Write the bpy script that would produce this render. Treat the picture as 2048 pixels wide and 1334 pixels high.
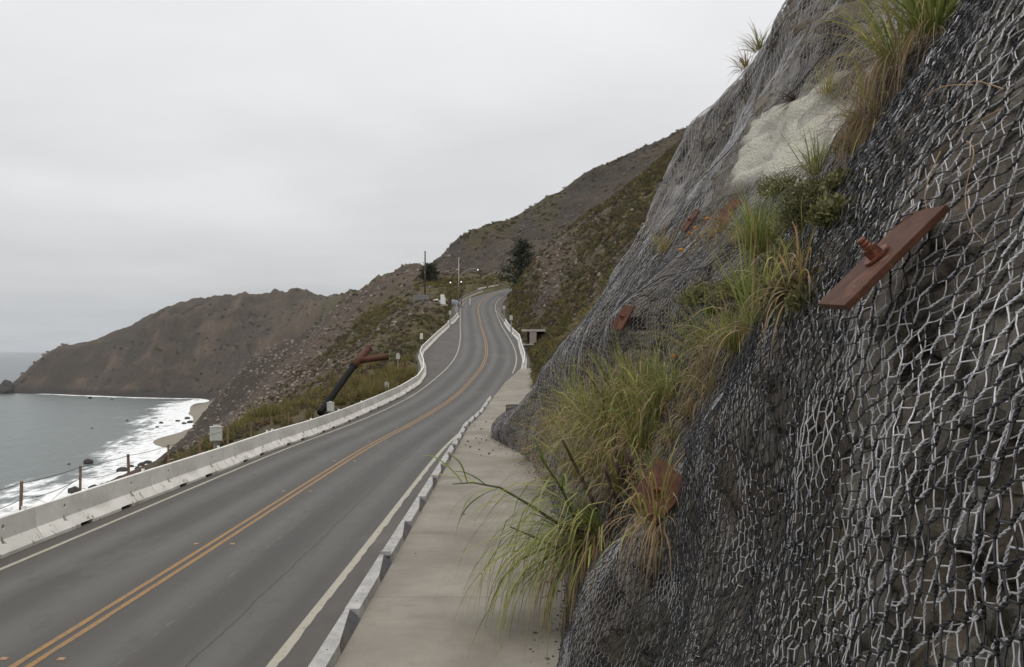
import bpy, bmesh, math, random
import numpy as np
from mathutils import Vector, Matrix, Quaternion

random.seed(7)
RNG = np.random.default_rng(11)
scene = bpy.context.scene
for o in list(bpy.data.objects):
    bpy.data.objects.remove(o)
C = scene.collection

# ------------------------------------------------------------------ camera
F_PX, CX, HY, CAM_H = 1700.0, 1024.0, 699.0, 4.5      # calibrated on road width and barrier length
cam_d = bpy.data.cameras.new('camera')
cam = bpy.data.objects.new('camera', cam_d)
C.objects.link(cam)
cam.location = (0, 0, CAM_H)
cam.rotation_euler = (math.radians(90), 0, 0)
cam_d.sensor_width = 36.0
cam_d.lens = 36.0 * F_PX / 2048.0
cam_d.shift_y = (HY - 667.0) / 2048.0
cam_d.clip_start = 0.05
cam_d.clip_end = 80000
scene.camera = cam

# ------------------------------------------------------------------ overcast sky, weak wide sun
SUN_EL, SUN_AZ = math.radians(66), math.radians(152)    # azimuth from +Y: behind the camera, over the hill
world = bpy.data.worlds.new('World')
scene.world = world
world.use_nodes = True
nt = world.node_tree
nt.nodes.clear()
def wn(t, **kw):
    n = nt.nodes.new(t)
    for k, v in kw.items():
        setattr(n, k, v)
    return n
w_out = wn('ShaderNodeOutputWorld')
w_bg = wn('ShaderNodeBackground')
sky = wn('ShaderNodeTexSky', sky_type='NISHITA', sun_disc=False)
sky.sun_elevation = SUN_EL
sky.sun_rotation = SUN_AZ
tc = wn('ShaderNodeTexCoord')
sep = wn('ShaderNodeSeparateXYZ')
nt.links.new(tc.outputs['Generated'], sep.inputs[0])
# overcast luminance: grey at the horizon, brighter towards the zenith
ramp = wn('ShaderNodeValToRGB')
cr = ramp.color_ramp
cr.interpolation = 'EASE'
STOPS = [(0.0, (0.52, 0.55, 0.585)), (0.012, (0.555, 0.585, 0.615)), (0.035, (0.565, 0.58, 0.60)), (0.09, (0.66, 0.665, 0.675)),
         (0.17, (0.765, 0.765, 0.77)), (0.34, (0.86, 0.86, 0.875)), (0.6, (1.0, 1.0, 1.02)), (1.0, (1.22, 1.22, 1.24))]
while len(cr.elements) < len(STOPS):
    cr.elements.new(0.5)
for e, (p, c) in zip(cr.elements, STOPS):
    e.position = p
    e.color = (*c, 1)
nt.links.new(sep.outputs['Z'], ramp.inputs[0])
# cloud layer seen in perspective: direction projected on a flat deck
mx = wn('ShaderNodeMath', operation='ADD'); mx.inputs[1].default_value = 0.10
nt.links.new(sep.outputs['Z'], mx.inputs[0])
vd = wn('ShaderNodeVectorMath', operation='DIVIDE')
nt.links.new(tc.outputs['Generated'], vd.inputs[0])
cmb = wn('ShaderNodeCombineXYZ')
for i in range(3):
    nt.links.new(mx.outputs[0], cmb.inputs[i])
nt.links.new(cmb.outputs[0], vd.inputs[1])
nz = wn('ShaderNodeTexNoise')
nz.inputs['Scale'].default_value = 0.75
nz.inputs['Detail'].default_value = 5
nz.inputs['Roughness'].default_value = 0.5
nt.links.new(vd.outputs[0], nz.inputs['Vector'])
mr = wn('ShaderNodeMapRange')
mr.inputs['From Min'].default_value = 0.3
mr.inputs['From Max'].default_value = 0.7
mr.inputs['To Min'].default_value = 0.90
mr.inputs['To Max'].default_value = 1.08
nt.links.new(nz.outputs['Fac'], mr.inputs['Value'])
vm = wn('ShaderNodeVectorMath', operation='SCALE')
nt.links.new(ramp.outputs['Color'], vm.inputs[0])
nt.links.new(mr.outputs[0], vm.inputs['Scale'])
sk = wn('ShaderNodeVectorMath', operation='SCALE')
sk.inputs['Scale'].default_value = 0.08
nt.links.new(sky.outputs[0], sk.inputs[0])
mixc = wn('ShaderNodeMix', data_type='RGBA')
mixc.inputs['Factor'].default_value = 0.94            # cloud cover
nt.links.new(sk.outputs[0], mixc.inputs['A'])
nt.links.new(vm.outputs[0], mixc.inputs['B'])
nt.links.new(mixc.outputs['Result'], w_bg.inputs['Color'])
w_bg.inputs['Strength'].default_value = 1.0
nt.links.new(w_bg.outputs[0], w_out.inputs[0])

sun_d = bpy.data.lights.new('sun', 'SUN')
sun_d.energy = 1.4
sun_d.angle = math.radians(18)
sun_d.color = (1.0, 0.97, 0.92)
sun = bpy.data.objects.new('sun', sun_d)
C.objects.link(sun)
sdir = Vector((math.sin(SUN_AZ) * math.cos(SUN_EL), math.cos(SUN_AZ) * math.cos(SUN_EL), math.sin(SUN_EL)))
sun.rotation_euler = sdir.to_track_quat('Z', 'Y').to_euler()
sun.location = (0, 0, 200)

vs = scene.view_settings
vs.view_transform = 'Standard'
vs.look = 'None'
vs.exposure = 0.0
vs.gamma = 1.0
vs.use_curve_mapping = False
scene.render.engine = 'CYCLES'

# ------------------------------------------------------------------ helpers
def P(px, py, d):
    return np.array(((px - CX) / F_PX * d, d, CAM_H + (HY - py) / F_PX * d))

def hash3(ix, iy, iz, seed):
    h = (ix.astype(np.int64) * 374761393 + iy.astype(np.int64) * 668265263 + iz.astype(np.int64) * 2147483647 + seed * 1274126177) & 0xFFFFFFFF
    h = ((h ^ (h >> 13)) * 1274126177) & 0xFFFFFFFF
    h = (h ^ (h >> 16)) & 0xFFFFFFFF
    return h.astype(np.float64) / 4294967295.0

def vnoise(x, y, z=0.0, seed=0):
    x = np.asarray(x, float); y = np.asarray(y, float); z = np.broadcast_to(np.asarray(z, float), x.shape)
    ix, iy, iz = np.floor(x), np.floor(y), np.floor(z)
    fx, fy, fz = x - ix, y - iy, z - iz
    ux, uy, uz = (t * t * t * (t * (t * 6 - 15) + 10) for t in (fx, fy, fz))
    r = 0
    for a in (0, 1):
        for b in (0, 1):
            for c in (0, 1):
                w = (ux if a else 1 - ux) * (uy if b else 1 - uy) * (uz if c else 1 - uz)
                r = r + w * hash3(ix + a, iy + b, iz + c, seed)
    return r * 2 - 1

def fbm(x, y, z=0.0, octv=4, seed=0, gain=0.5, ridged=False):
    s = 0.0; a = 1.0; t = 0.0
    x = np.asarray(x, float); y = np.asarray(y, float); z = np.asarray(z, float)
    for i in range(octv):
        n = vnoise(x + 17.3 * i, y - 9.1 * i, z + 3.7 * i, seed + i)
        if ridged:
            n = 1 - 2 * np.abs(n)
        s = s + a * n; t += a; a *= gain
        x = x * 2.03; y = y * 2.03; z = z * 2.03
    return s / t

def smooth(a, b, x):
    t = np.clip((np.asarray(x, float) - a) / (b - a), 0, 1)
    return t * t * (3 - 2 * t)

class TPS:
    def __init__(self, pts, vals, lam=1e-4):
        p = np.asarray(pts, float); v = np.asarray(vals, float); n = len(p)
        A = np.zeros((n + 3, n + 3))
        A[:n, :n] = self.k(np.linalg.norm(p[:, None] - p[None], axis=2)) + lam * np.eye(n)
        A[:n, n] = 1; A[:n, n + 1:] = p; A[n, :n] = 1; A[n + 1:, :n] = p.T
        self.c = np.linalg.solve(A, np.concatenate([v, [0, 0, 0]])); self.p = p
    @staticmethod
    def k(r):
        return np.where(r > 1e-9, r * r * np.log(np.maximum(r, 1e-9)), 0)
    def __call__(self, q):
        q = np.asarray(q, float); out = np.empty(len(q)); n = len(self.p)
        for i in range(0, len(q), 20000):
            s = q[i:i + 20000]
            r2 = ((s[:, None, 0] - self.p[None, :, 0]) ** 2 + (s[:, None, 1] - self.p[None, :, 1]) ** 2)
            kk = 0.5 * r2 * np.log(np.maximum(r2, 1e-18))
            out[i:i + 20000] = kk @ self.c[:n] + self.c[n] + s @ self.c[n + 1:]
        return out

def mesh_from(name, V, Fc, smooth_shade=True, uv=None, attrs=None):
    """V (n,3); Fc (m,k) array of quads or tris"""
    me = bpy.data.meshes.new(name)
    V = np.asarray(V, np.float32); Fc = np.asarray(Fc, np.int32)
    m, k = Fc.shape
    me.vertices.add(len(V)); me.vertices.foreach_set('co', V.ravel())
    me.loops.add(m * k); me.loops.foreach_set('vertex_index', Fc.ravel())
    me.polygons.add(m)
    me.polygons.foreach_set('loop_start', np.arange(0, m * k, k, dtype=np.int32))
    me.polygons.foreach_set('loop_total', np.full(m, k, np.int32))
    me.polygons.foreach_set('use_smooth', np.full(m, smooth_shade, bool))
    me.update(calc_edges=True)
    if uv is not None:
        l = me.uv_layers.new(name='UVMap')
        l.data.foreach_set('uv', np.asarray(uv, np.float32)[Fc.ravel()].ravel())
    for n_, a in (attrs or {}).items():
        at = me.attributes.new(n_, 'FLOAT', 'POINT')
        at.data.foreach_set('value', np.asarray(a, np.float32))
    me.validate()
    return me

def grid_faces(nu, nv):
    i = np.arange(nu - 1)[:, None] * nv + np.arange(nv - 1)[None]
    return np.stack([i, i + nv, i + nv + 1, i + 1], -1).reshape(-1, 4)

def tag(o, label=None, cat=None, group=None, kind=None):
    if label: o['label'] = label
    if cat: o['category'] = cat
    if group: o['group'] = group
    if kind: o['kind'] = kind
    return o

def link(name, me, mat=None, parent=None, loc=None):
    o = bpy.data.objects.new(name, me)
    C.objects.link(o)
    if mat is not None and me is not None and not me.materials:
        me.materials.append(mat)
    if parent is not None:
        o.parent = parent
    if loc is not None:
        o.location = loc
    return o

def empty(name, loc=(0, 0, 0), rz=0.0):
    o = bpy.data.objects.new(name, None)
    C.objects.link(o)
    o.location = loc
    o.rotation_euler = (0, 0, rz)
    o.empty_display_size = 0.2
    return o

class MB:
    """collects boxes, tubes and prisms into one mesh"""
    def __init__(s):
        s.v = []; s.f = []
    def add(s, V, Fs):
        b = len(s.v); s.v += [tuple(map(float, p)) for p in V]; s.f += [tuple(b + i for i in f) for f in Fs]
        return s
    def box(s, c, size, M=None, taper=1.0):
        sx, sy, sz = (k / 2 for k in size)
        V = [Vector((x * sx * (taper if z > 0 else 1), y * sy * (taper if z > 0 else 1), z * sz)) for z in (-1, 1) for x, y in ((-1, -1), (1, -1), (1, 1), (-1, 1))]
        if M is not None: V = [M @ v for v in V]
        V = [v + Vector(c) for v in V]
        return s.add(V, [(3, 2, 1, 0), (4, 5, 6, 7), (0, 1, 5, 4), (1, 2, 6, 5), (2, 3, 7, 6), (3, 0, 4, 7)])
    def tube(s, pts, r, n=8, cap=True):
        pts = [Vector(p) for p in pts]
        rs = r if isinstance(r, (list, tuple)) else [r] * len(pts)
        V = []; up = None
        for i, p in enumerate(pts):
            t = (pts[min(i + 1, len(pts) - 1)] - pts[max(i - 1, 0)]).normalized()
            if up is None:
                up = t.orthogonal().normalized()
            else:
                up = (up - t * up.dot(t)).normalized()
            b = t.cross(up)
            for k in range(n):
                a = 2 * math.pi * k / n
                V.append(p + (up * math.cos(a) + b * math.sin(a)) * rs[i])
        Fs = []
        for i in range(len(pts) - 1):
            for k in range(n):
                a, b2 = i * n + k, i * n + (k + 1) % n
                Fs.append((a, b2, b2 + n, a + n))
        if cap:
            Fs.append(tuple(range(n - 1, -1, -1)))
            Fs.append(tuple(range((len(pts) - 1) * n, len(pts) * n)))
        return s.add(V, Fs)
    def mesh(s, name, smooth_shade=False, bevel=0.0):
        me = bpy.data.meshes.new(name)
        me.from_pydata(s.v, [], s.f)
        if bevel > 0:
            bm = bmesh.new(); bm.from_mesh(me)
            bmesh.ops.bevel(bm, geom=[e for e in bm.edges if len(e.link_faces) == 2 and e.calc_face_angle(0) > 0.5], offset=bevel, segments=2, affect='EDGES', profile=0.6)
            bm.to_mesh(me); bm.free()
        if smooth_shade:
            me.polygons.foreach_set('use_smooth', np.full(len(me.polygons), True))
        me.update()
        return me
    def build(s, name, mat, parent=None, smooth_shade=False, bevel=0.0):
        return link(name, s.mesh(name, smooth_shade, bevel), mat, parent)

# ------------------------------------------------------------------ materials
MATS = {}
class NB:
    """short-hand node builder"""
    def __init__(s, name):
        s.m = bpy.data.materials.new(name); s.m.use_nodes = True
        s.t = s.m.node_tree; s.t.nodes.clear()
        s.out = s.t.nodes.new('ShaderNodeOutputMaterial')
        s.bsdf = s.t.nodes.new('ShaderNodeBsdfPrincipled')
        s.t.links.new(s.bsdf.outputs[0], s.out.inputs[0])
    def n(s, t, **kw):
        nd = s.t.nodes.new(t)
        for k, v in kw.items(): setattr(nd, k, v)
        return nd
    def l(s, a, b): s.t.links.new(a, b)
    def coord(s, kind='Object', scale=(1, 1, 1), rot=(0, 0, 0)):
        tc = s.n('ShaderNodeTexCoord'); mp = s.n('ShaderNodeMapping')
        mp.inputs['Scale'].default_value = scale; mp.inputs['Rotation'].default_value = rot
        s.l(tc.outputs[kind], mp.inputs[0]); return mp.outputs[0]
    def pos(s, scale=(1, 1, 1), rot=(0, 0, 0)):
        g = s.n('ShaderNodeNewGeometry'); mp = s.n('ShaderNodeMapping')
        mp.inputs['Scale'].default_value = scale; mp.inputs['Rotation'].default_value = rot
        s.l(g.outputs['Position'], mp.inputs[0]); return mp.outputs[0]
    def noise(s, vec, scale, detail=4, rough=0.55, dist=0.0):
        nd = s.n('ShaderNodeTexNoise'); s.l(vec, nd.inputs['Vector'])
        nd.inputs['Scale'].default_value = scale; nd.inputs['Detail'].default_value = detail
        nd.inputs['Roughness'].default_value = rough; nd.inputs['Distortion'].default_value = dist
        return nd.outputs['Fac']
    def vor(s, vec, scale, feature='F1'):
        nd = s.n('ShaderNodeTexVoronoi', feature=feature); s.l(vec, nd.inputs['Vector']); nd.inputs['Scale'].default_value = scale
        return nd
    def mr(s, v, a, b, c=0.0, d=1.0, clamp=True):
        nd = s.n('ShaderNodeMapRange', clamp=clamp); s.l(v, nd.inputs['Value'])
        for k, x in zip(('From Min', 'From Max', 'To Min', 'To Max'), (a, b, c, d)): nd.inputs[k].default_value = x
        return nd.outputs[0]
    def math(s, op, a, b=None):
        nd = s.n('ShaderNodeMath', operation=op)
        for i, x in enumerate((a, b)):
            if x is None: continue
            if isinstance(x, (int, float)): nd.inputs[i].default_value = x
            else: s.l(x, nd.inputs[i])
        return nd.outputs[0]
    def mix(s, fac, a, b, blend='MIX'):
        nd = s.n('ShaderNodeMix', data_type='RGBA', blend_type=blend)
        if isinstance(fac, (int, float)): nd.inputs['Factor'].default_value = fac
        else: s.l(fac, nd.inputs['Factor'])
        for k, x in (('A', a), ('B', b)):
            if isinstance(x, tuple): nd.inputs[k].default_value = (*x[:3], 1)
            else: s.l(x, nd.inputs[k])
        return nd.outputs['Result']
    def attr(s, name):
        nd = s.n('ShaderNodeAttribute', attribute_name=name); return nd.outputs['Fac']
    def col(s, c):
        if isinstance(c, tuple): s.bsdf.inputs['Base Color'].default_value = (*c[:3], 1)
        else: s.l(c, s.bsdf.inputs['Base Color'])
    def rough(s, r, spec=0.3):
        if isinstance(r, (int, float)): s.bsdf.inputs['Roughness'].default_value = r
        else: s.l(r, s.bsdf.inputs['Roughness'])
        s.bsdf.inputs['Specular IOR Level'].default_value = spec
    def bump(s, h, strength=0.5, dist=0.02, prev=None):
        nd = s.n('ShaderNodeBump'); nd.inputs['Strength'].default_value = strength; nd.inputs['Distance'].default_value = dist
        s.l(h, nd.inputs['Height'])
        if prev is not None: s.l(prev, nd.inputs['Normal'])
        s.l(nd.outputs[0], s.bsdf.inputs['Normal']); return nd.outputs[0]

def simple(name, c, rough=0.6, spec=0.3, var=0.15, scale=6.0, metal=0.0, bump=0.0, dirt=None, kind='Object', dscale=2.0, damt=0.6):
    b = NB(name)
    v = b.coord(kind) if kind != 'pos' else b.pos()
    n1 = b.noise(v, scale, 5)
    c2 = b.mix(b.mr(n1, 0.3, 0.7), tuple(x * (1 - var) for x in c), tuple(min(1, x * (1 + var)) for x in c))
    if dirt:
        n2 = b.noise(v, dscale, 6, 0.65)
        c2 = b.mix(b.mr(n2, 0.48, 0.72, 0, damt), c2, dirt)
    b.col(c2); b.rough(rough, spec); b.bsdf.inputs['Metallic'].default_value = metal
    if bump > 0:
        b.bump(b.noise(v, scale * 4, 6, 0.7), bump, 0.01)
    return b.m
# ------------------------------------------------------------------ road alignment (fitted to the photograph)
RK = np.array([-20, 0, 10, 20, 30, 40, 50, 60, 70, 80, 90, 100, 115, 130, 145, 160, 175, 190, 205, 220, 236, 250.])
RX = np.array([-7.2, -7.15, -7.0, -6.88, -6.8, -6.62, -6.11, -5.34, -4.51, -3.84, -3.23, -3.06, -3.52, -4.32, -5.28, -6.16, -7.0, -6.6, -3.3, 3.5, 16, 30])
RZ = np.array([0, 0, 0, 0, 0, 0, 0.03, 0.29, 0.81, 1.63, 2.65, 3.72, 5.28, 6.82, 8.5, 10.51, 12.88, 15.51, 18.29, 20.9, 23.2, 24.6])
class Spline:
    def __init__(s, K, v):
        n = len(K); h = np.diff(K); A = np.zeros((n, n)); b = np.zeros(n); A[0, 0] = A[-1, -1] = 1
        for i in range(1, n - 1):
            A[i, i - 1] = h[i - 1]; A[i, i] = 2 * (h[i - 1] + h[i]); A[i, i + 1] = h[i]
            b[i] = 6 * ((v[i + 1] - v[i]) / h[i] - (v[i] - v[i - 1]) / h[i - 1])
        s.K, s.v, s.h, s.M = K, v, h, np.linalg.solve(A, b)
    def __call__(s, y):
        y = np.clip(np.asarray(y, float), s.K[0], s.K[-1])
        i = np.clip(np.searchsorted(s.K, y) - 1, 0, len(s.K) - 2); hh = s.h[i]
        a = (s.K[i + 1] - y) / hh; b = (y - s.K[i]) / hh
        return a * s.v[i] + b * s.v[i + 1] + ((a ** 3 - a) * s.M[i] + (b ** 3 - b) * s.M[i + 1]) * hh ** 2 / 6
road_x, road_z = Spline(RK, RX), Spline(RK, RZ)
_yy = np.linspace(8, 245, 8000)
_zz = road_z(_yy)
def ground_hit(px, py):
    """where the view ray through a photo pixel meets the road's level"""
    ray = CAM_H + (HY - py) / F_PX * _yy
    s = np.where((ray[:-1] - _zz[:-1]) * (ray[1:] - _zz[1:]) <= 0)[0]
    i = s[0] if len(s) else int(np.argmin(np.abs(ray - _zz)))
    d = _yy[i]
    return np.array(((px - CX) / F_PX * d, d, _zz[i]))

LB_PX = [(88, 1082.5), (318.5, 990.9), (464.8, 934.5), (561.6, 894.5), (638.5, 868.2), (706, 839), (760, 814), (800, 795.4), (841, 768), (852.6, 750.2),
         (852, 733.8), (845, 714.7), (848.5, 705), (880, 672.3), (901.5, 651.8)]
LB = np.array([(-11.05, -10), (-11.0, 10)] + [tuple(ground_hit(*p)[:2]) for p in LB_PX])
RB_PX = [(1042, 740.7), (1044.7, 720.2), (1038, 697), (1035.2, 680.5), (1016, 660), (1007, 646), (992.3, 622.5)]
RB = np.array([tuple(ground_hit(*p)[:2]) for p in RB_PX])

def _off(y, o):
    e = 0.3
    dx = (road_x(y + e) - road_x(y - e)) / (2 * e)
    n = np.sqrt(1 + dx * dx)
    return road_x(y) + o / n, y - dx / n * o
def road_pt(y, o, dz=0.0):
    x, yy = _off(np.asarray(y, float), o)
    return np.stack([x, yy, road_z(y) + dz], -1)
def xl(y):
    """left limit of the paved platform"""
    y = np.asarray(y, float)
    far = road_x(y) - 5.2 - 1.6 * smooth(190, 205, y)
    return np.where(y < LB[-1, 1], np.interp(y, LB[:, 1], LB[:, 0]) - 0.75, far)
def xr(y):
    y = np.asarray(y, float)
    far = road_x(y) + 5.0 + smooth(185, 210, y) * 2
    mid = np.interp(y, RB[:, 1], RB[:, 0]) + 0.75
    near = np.where(y < 47, 1.6, np.interp(y, [47, 60, 75, RB[0, 1]], [1.6, 1.3, 1.6, RB[0, 0] + 1.0]))
    return np.where(y < RB[0, 1], near, np.where(y < RB[-1, 1], mid, far))

# ------------------------------------------------------------------ terrain: photo pixels with a distance, or world points
SEA = -70.0
TP = []          # (px, py, d)
def tp(*a): TP.extend(a)
def tw(x, y, z): TP.append((CX + F_PX * x / y, HY - F_PX * (z - CAM_H) / y, y))
for y in (9, 14, 20, 28, 36, 45):
    tw(xl(y) - 1.5, y, -0.15); tw(-14.2, y, -0.3); tw(-19, y, -5.0 if y < 40 else -3.4); tw(-32, y, -14)
for y in (9, 20, 40):
    tw(road_x(y), y, -0.4); tw(1.5, y, -0.4); tw(6, y, -1.0); tw(14, y, -1.0); tw(30, y, -1)
for y in (60, 90, 140):
    tw(-60 - y * .2, y, -26); tw(-110 - y * .1, y, -48)
for x, y in ((-170, 220), (-190, 300), (-205, 380)):
    tw(x, y, SEA + 3); tw(x - 40, y + 10, SEA - 4); tw(x - 120, y + 30, SEA - 12)
for x, y in ((-212, 416), (-216, 515), (-255, 640), (-300, 788), (-372, 980), (-436, 1180)):
    tw(x, y, SEA + .2); tw(x - 45, y - 8, SEA - 4); tw(x - 150, y - 30, SEA - 14)
for x, y in ((-196, 480), (-232, 640), (-274, 788), (-345, 980), (-412, 1180)):
    tw(x, y, SEA + 2.2)
for x, y in ((-215, 700), (-255, 800), (-322, 1000), (-380, 1200)):
    tw(x + 10, y, SEA + 18)
# road verges
for y in (52, 60, 70, 80, 90, 100, 115, 130, 145, 160, 175, 190, 205, 220):
    tw(xl(y) - 1.2, y, road_z(y) + (0.0 if y < 90 else 0.35)); tw(road_x(y), y, road_z(y) - .3); tw(xr(y) + .6, y, road_z(y) + .2)
tp((560, 868, 48), (520, 853, 56), (450, 884, 50), (640, 822, 60), (720, 800, 64), (773, 792, 70), (797, 736, 88), (843, 673, 108),
   (400, 905, 62), (450, 858, 130), (450, 828, 260), (370, 915, 200), (420, 850, 300),
   (600, 806, 78), (600, 764, 130), (600, 722, 220), (520, 805, 160), (520, 765, 280),
   (700, 764, 80), (700, 728, 112), (700, 682, 170), (700, 640, 230), (720, 745, 88), (660, 775, 90),
   (800, 692, 118), (800, 645, 150), (800, 604, 200), (850, 633, 135), (850, 598, 165), (850, 572, 215),
   (885, 603, 158), (905, 592, 172), (930, 578, 188), (960, 566, 205), (905, 560, 235), (1000, 562, 225), (1030, 560, 232), (950, 556, 255))
SPUR = [(345, 922, 520), (400, 852, 530), (470, 772, 470), (560, 690, 400), (640, 640, 345), (700, 594, 305), (745, 572, 285), (790, 561, 270), (820, 541, 295), (838, 533, 300), (862, 541, 310)]
tp(*SPUR)
tp((400, 930, 570), (470, 850, 560), (560, 790, 500), (640, 730, 430), (700, 680, 390), (760, 640, 380), (830, 590, 390),
   (560, 800, 700), (640, 760, 620), (720, 700, 560), (480, 830, 800), (560, 770, 950), (640, 730, 850))
# headland
HEAD = [(22, 782, 1480), (40, 766, 1500), (60, 747, 1520), (100, 713, 1540), (150, 699, 1560), (200, 690, 1580), (235, 668, 1600), (265, 655, 1610), (300, 640, 1620), (370, 610, 1640),
        (420, 605, 1650), (500, 600, 1660), (535, 597, 1660), (560, 583, 1660), (590, 572, 1660), (620, 574, 1640), (660, 583, 1600), (690, 587, 1540), (715, 578, 1400), (745, 557, 1250), (795, 556, 1200), (860, 540, 1200)]
tp(*HEAD)
for px, py, d in HEAD:
    tp((px, py + (4 if px < 60 else 22), d * 1.16))
tp((25, 786.5, 1452), (100, 790, 1420), (200, 794, 1360), (300, 797, 1310), (400, 797, 1290), (460, 780, 1290),
   (-40, 800, 1500), (-200, 800, 1500), (100, 815, 1250), (250, 815, 1200), (-100, 790, 1700),
   (100, 760, 1480), (200, 745, 1470), (300, 720, 1470), (400, 720, 1440), (500, 690, 1450), (600, 660, 1450), (520, 750, 1330), (600, 720, 1250), (680, 650, 1250), (740, 620, 1000))
# spur behind the road's crest, misty top
FAR = [(866, 530, 360), (880, 520, 368), (897, 500, 375), (908, 488, 378), (925, 473, 385), (945, 460, 392), (1010, 431, 405), (1060, 410, 415), (1150, 356, 425), (1230, 318, 435), (1330, 270, 445), (1400, 238, 450), (1500, 190, 460), (1700, 95, 470), (2000, -60, 480)]
tp(*FAR)
for px, py, d in FAR:
    tp((px, py + 40, d * 1.25))
tp((880, 555, 300), (920, 552, 285), (900, 530, 335), (950, 520, 310), (950, 490, 350), (1010, 480, 330), (1010, 520, 285), (1060, 500, 275), (1080, 450, 350), (1150, 430, 310), (1160, 395, 365), (1250, 370, 320), (1330, 310, 350))
# hill right of the road
for y in (50, 62, 75, 90, 105, 120, 140):
    b, z = float(xr(y)) + .3, float(road_z(y))
    tw(b + 2.2, y, z + 1.6); tw(b + 5, y, z + 5.2); tw(b + 13, y, z + 14.5); tw(b + 23, y, z + 23.5); tw(b + 40, y, z + 37)
NEARSIL = [(1040, 562, 178), (1062, 540, 165), (1100, 500, 165), (1150, 452, 166), (1200, 415, 167), (1250, 380, 168), (1320, 320, 170), (1400, 250, 172), (1500, 190, 175), (1700, 60, 180)]
tp(*NEARSIL)
for px, py, d in NEARSIL[1:]:
    tp((px, py + 34, d * 1.22))
tps_t = TPS([(p[0] / 300, math.log(p[2]) * 2.6) for p in TP], [p[1] for p in TP], 2e-3)

def terrain_base(X, Y):
    py = tps_t(np.stack([(CX + F_PX * X / Y) / 300, np.log(Y) * 2.6], 1))
    return CAM_H + (HY - py) / F_PX * Y
def platform(X, Y):
    """1 on the paved platform, 0 beyond its verges"""
    l, r = xl(Y), xr(Y)
    w = 0.9 + 0.004 * Y
    return smooth(l - w, l, X) * (1 - smooth(r, r + w, X)) * (1 - smooth(228, 246, Y))
def terrain_z(X, Y):
    X = np.asarray(X, float); Y = np.asarray(Y, float)
    z = terrain_base(X, Y)
    k = platform(X, Y)
    verge = smooth(0, 10, np.minimum(np.abs(X - xl(Y)), np.abs(X - xr(Y))))
    verge = np.where((X > xl(Y)) & (X < xr(Y)) & (Y < 240), 0, np.where(Y < 240, verge, 1))
    far = smooth(120, 420, Y)
    amp = (0.18 + 0.5 * smooth(40, 110, Y)) * (1 - far) + far * (2.0 + 3.4 * smooth(400, 1300, Y))
    sc = 1 / (3.0 * (1 - far) + 26 * far + 34 * smooth(400, 1300, Y))
    dz = amp * fbm(X * sc, Y * sc, 0, 5, 3, 0.55)
    # gullies that run down the slopes
    g = fbm(X / 60.0 + 0.4 * Y / 200, Y / 150.0, 0, 4, 21, 0.5, True)
    g2 = fbm(X / 22.0 + Y / 90, Y / 60.0, 0, 4, 27, 0.55, True)
    g2 = g2 - .42; g = g - .42
    tip = smooth(-800, -560, X) * .75 + .25
    dz = dz + g2 * tip * (far * 2.6 + smooth(700, 1300, Y) * 1.2) * smooth(SEA + 1, SEA + 15, z)
    dz = dz + g * tip * (far * 6.0 + smooth(700, 1300, Y) * 20.0) * smooth(SEA + 1, SEA + 25, z)
    dz = dz * smooth(SEA - 1, SEA + 10, z) * (0.12 + 0.88 * verge)
    z = z + dz
    return z * (1 - k) + (road_z(Y) - 0.12) * k

NA, NY = 620, 560
ga = np.concatenate([np.linspace(-0.95, -0.64, 40, endpoint=False), np.linspace(-0.64, 0.45, NA - 70, endpoint=False), np.linspace(0.45, 0.9, 30)])
gy = np.exp(np.concatenate([np.linspace(math.log(7), math.log(260), 330, endpoint=False), np.linspace(math.log(260), math.log(560), 110, endpoint=False), np.linspace(math.log(560), math.log(1150), 30, endpoint=False),
                            np.linspace(math.log(1150), math.log(1760), 70, endpoint=False), np.linspace(math.log(1760), math.log(2600), 20)]))
A_, Y_ = np.meshgrid(ga, gy, indexing='ij')
X_ = A_ * Y_
tz = terrain_z(X_.ravel(), Y_.ravel())
tV = np.stack([X_.ravel(), Y_.ravel(), tz], 1)
tF = grid_faces(len(ga), len(gy))
keep = (tV[tF, 2].max(1) > SEA - 6)
tF = tF[keep]
def idw(pts, X, Y, p=3.0):
    """ground cover in (bearing, log distance) from a few observed patches"""
    a, b = (CX + F_PX * X / Y) / 100, np.log(Y) * 3.0
    num = den = 0
    for px, d, v in pts:
        w = 1 / (((a - px / 100) ** 2 + (b - math.log(d) * 3.0) ** 2) + 0.02) ** (p / 2)
        num = num + w * v; den = den + w
    return num / den
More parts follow.
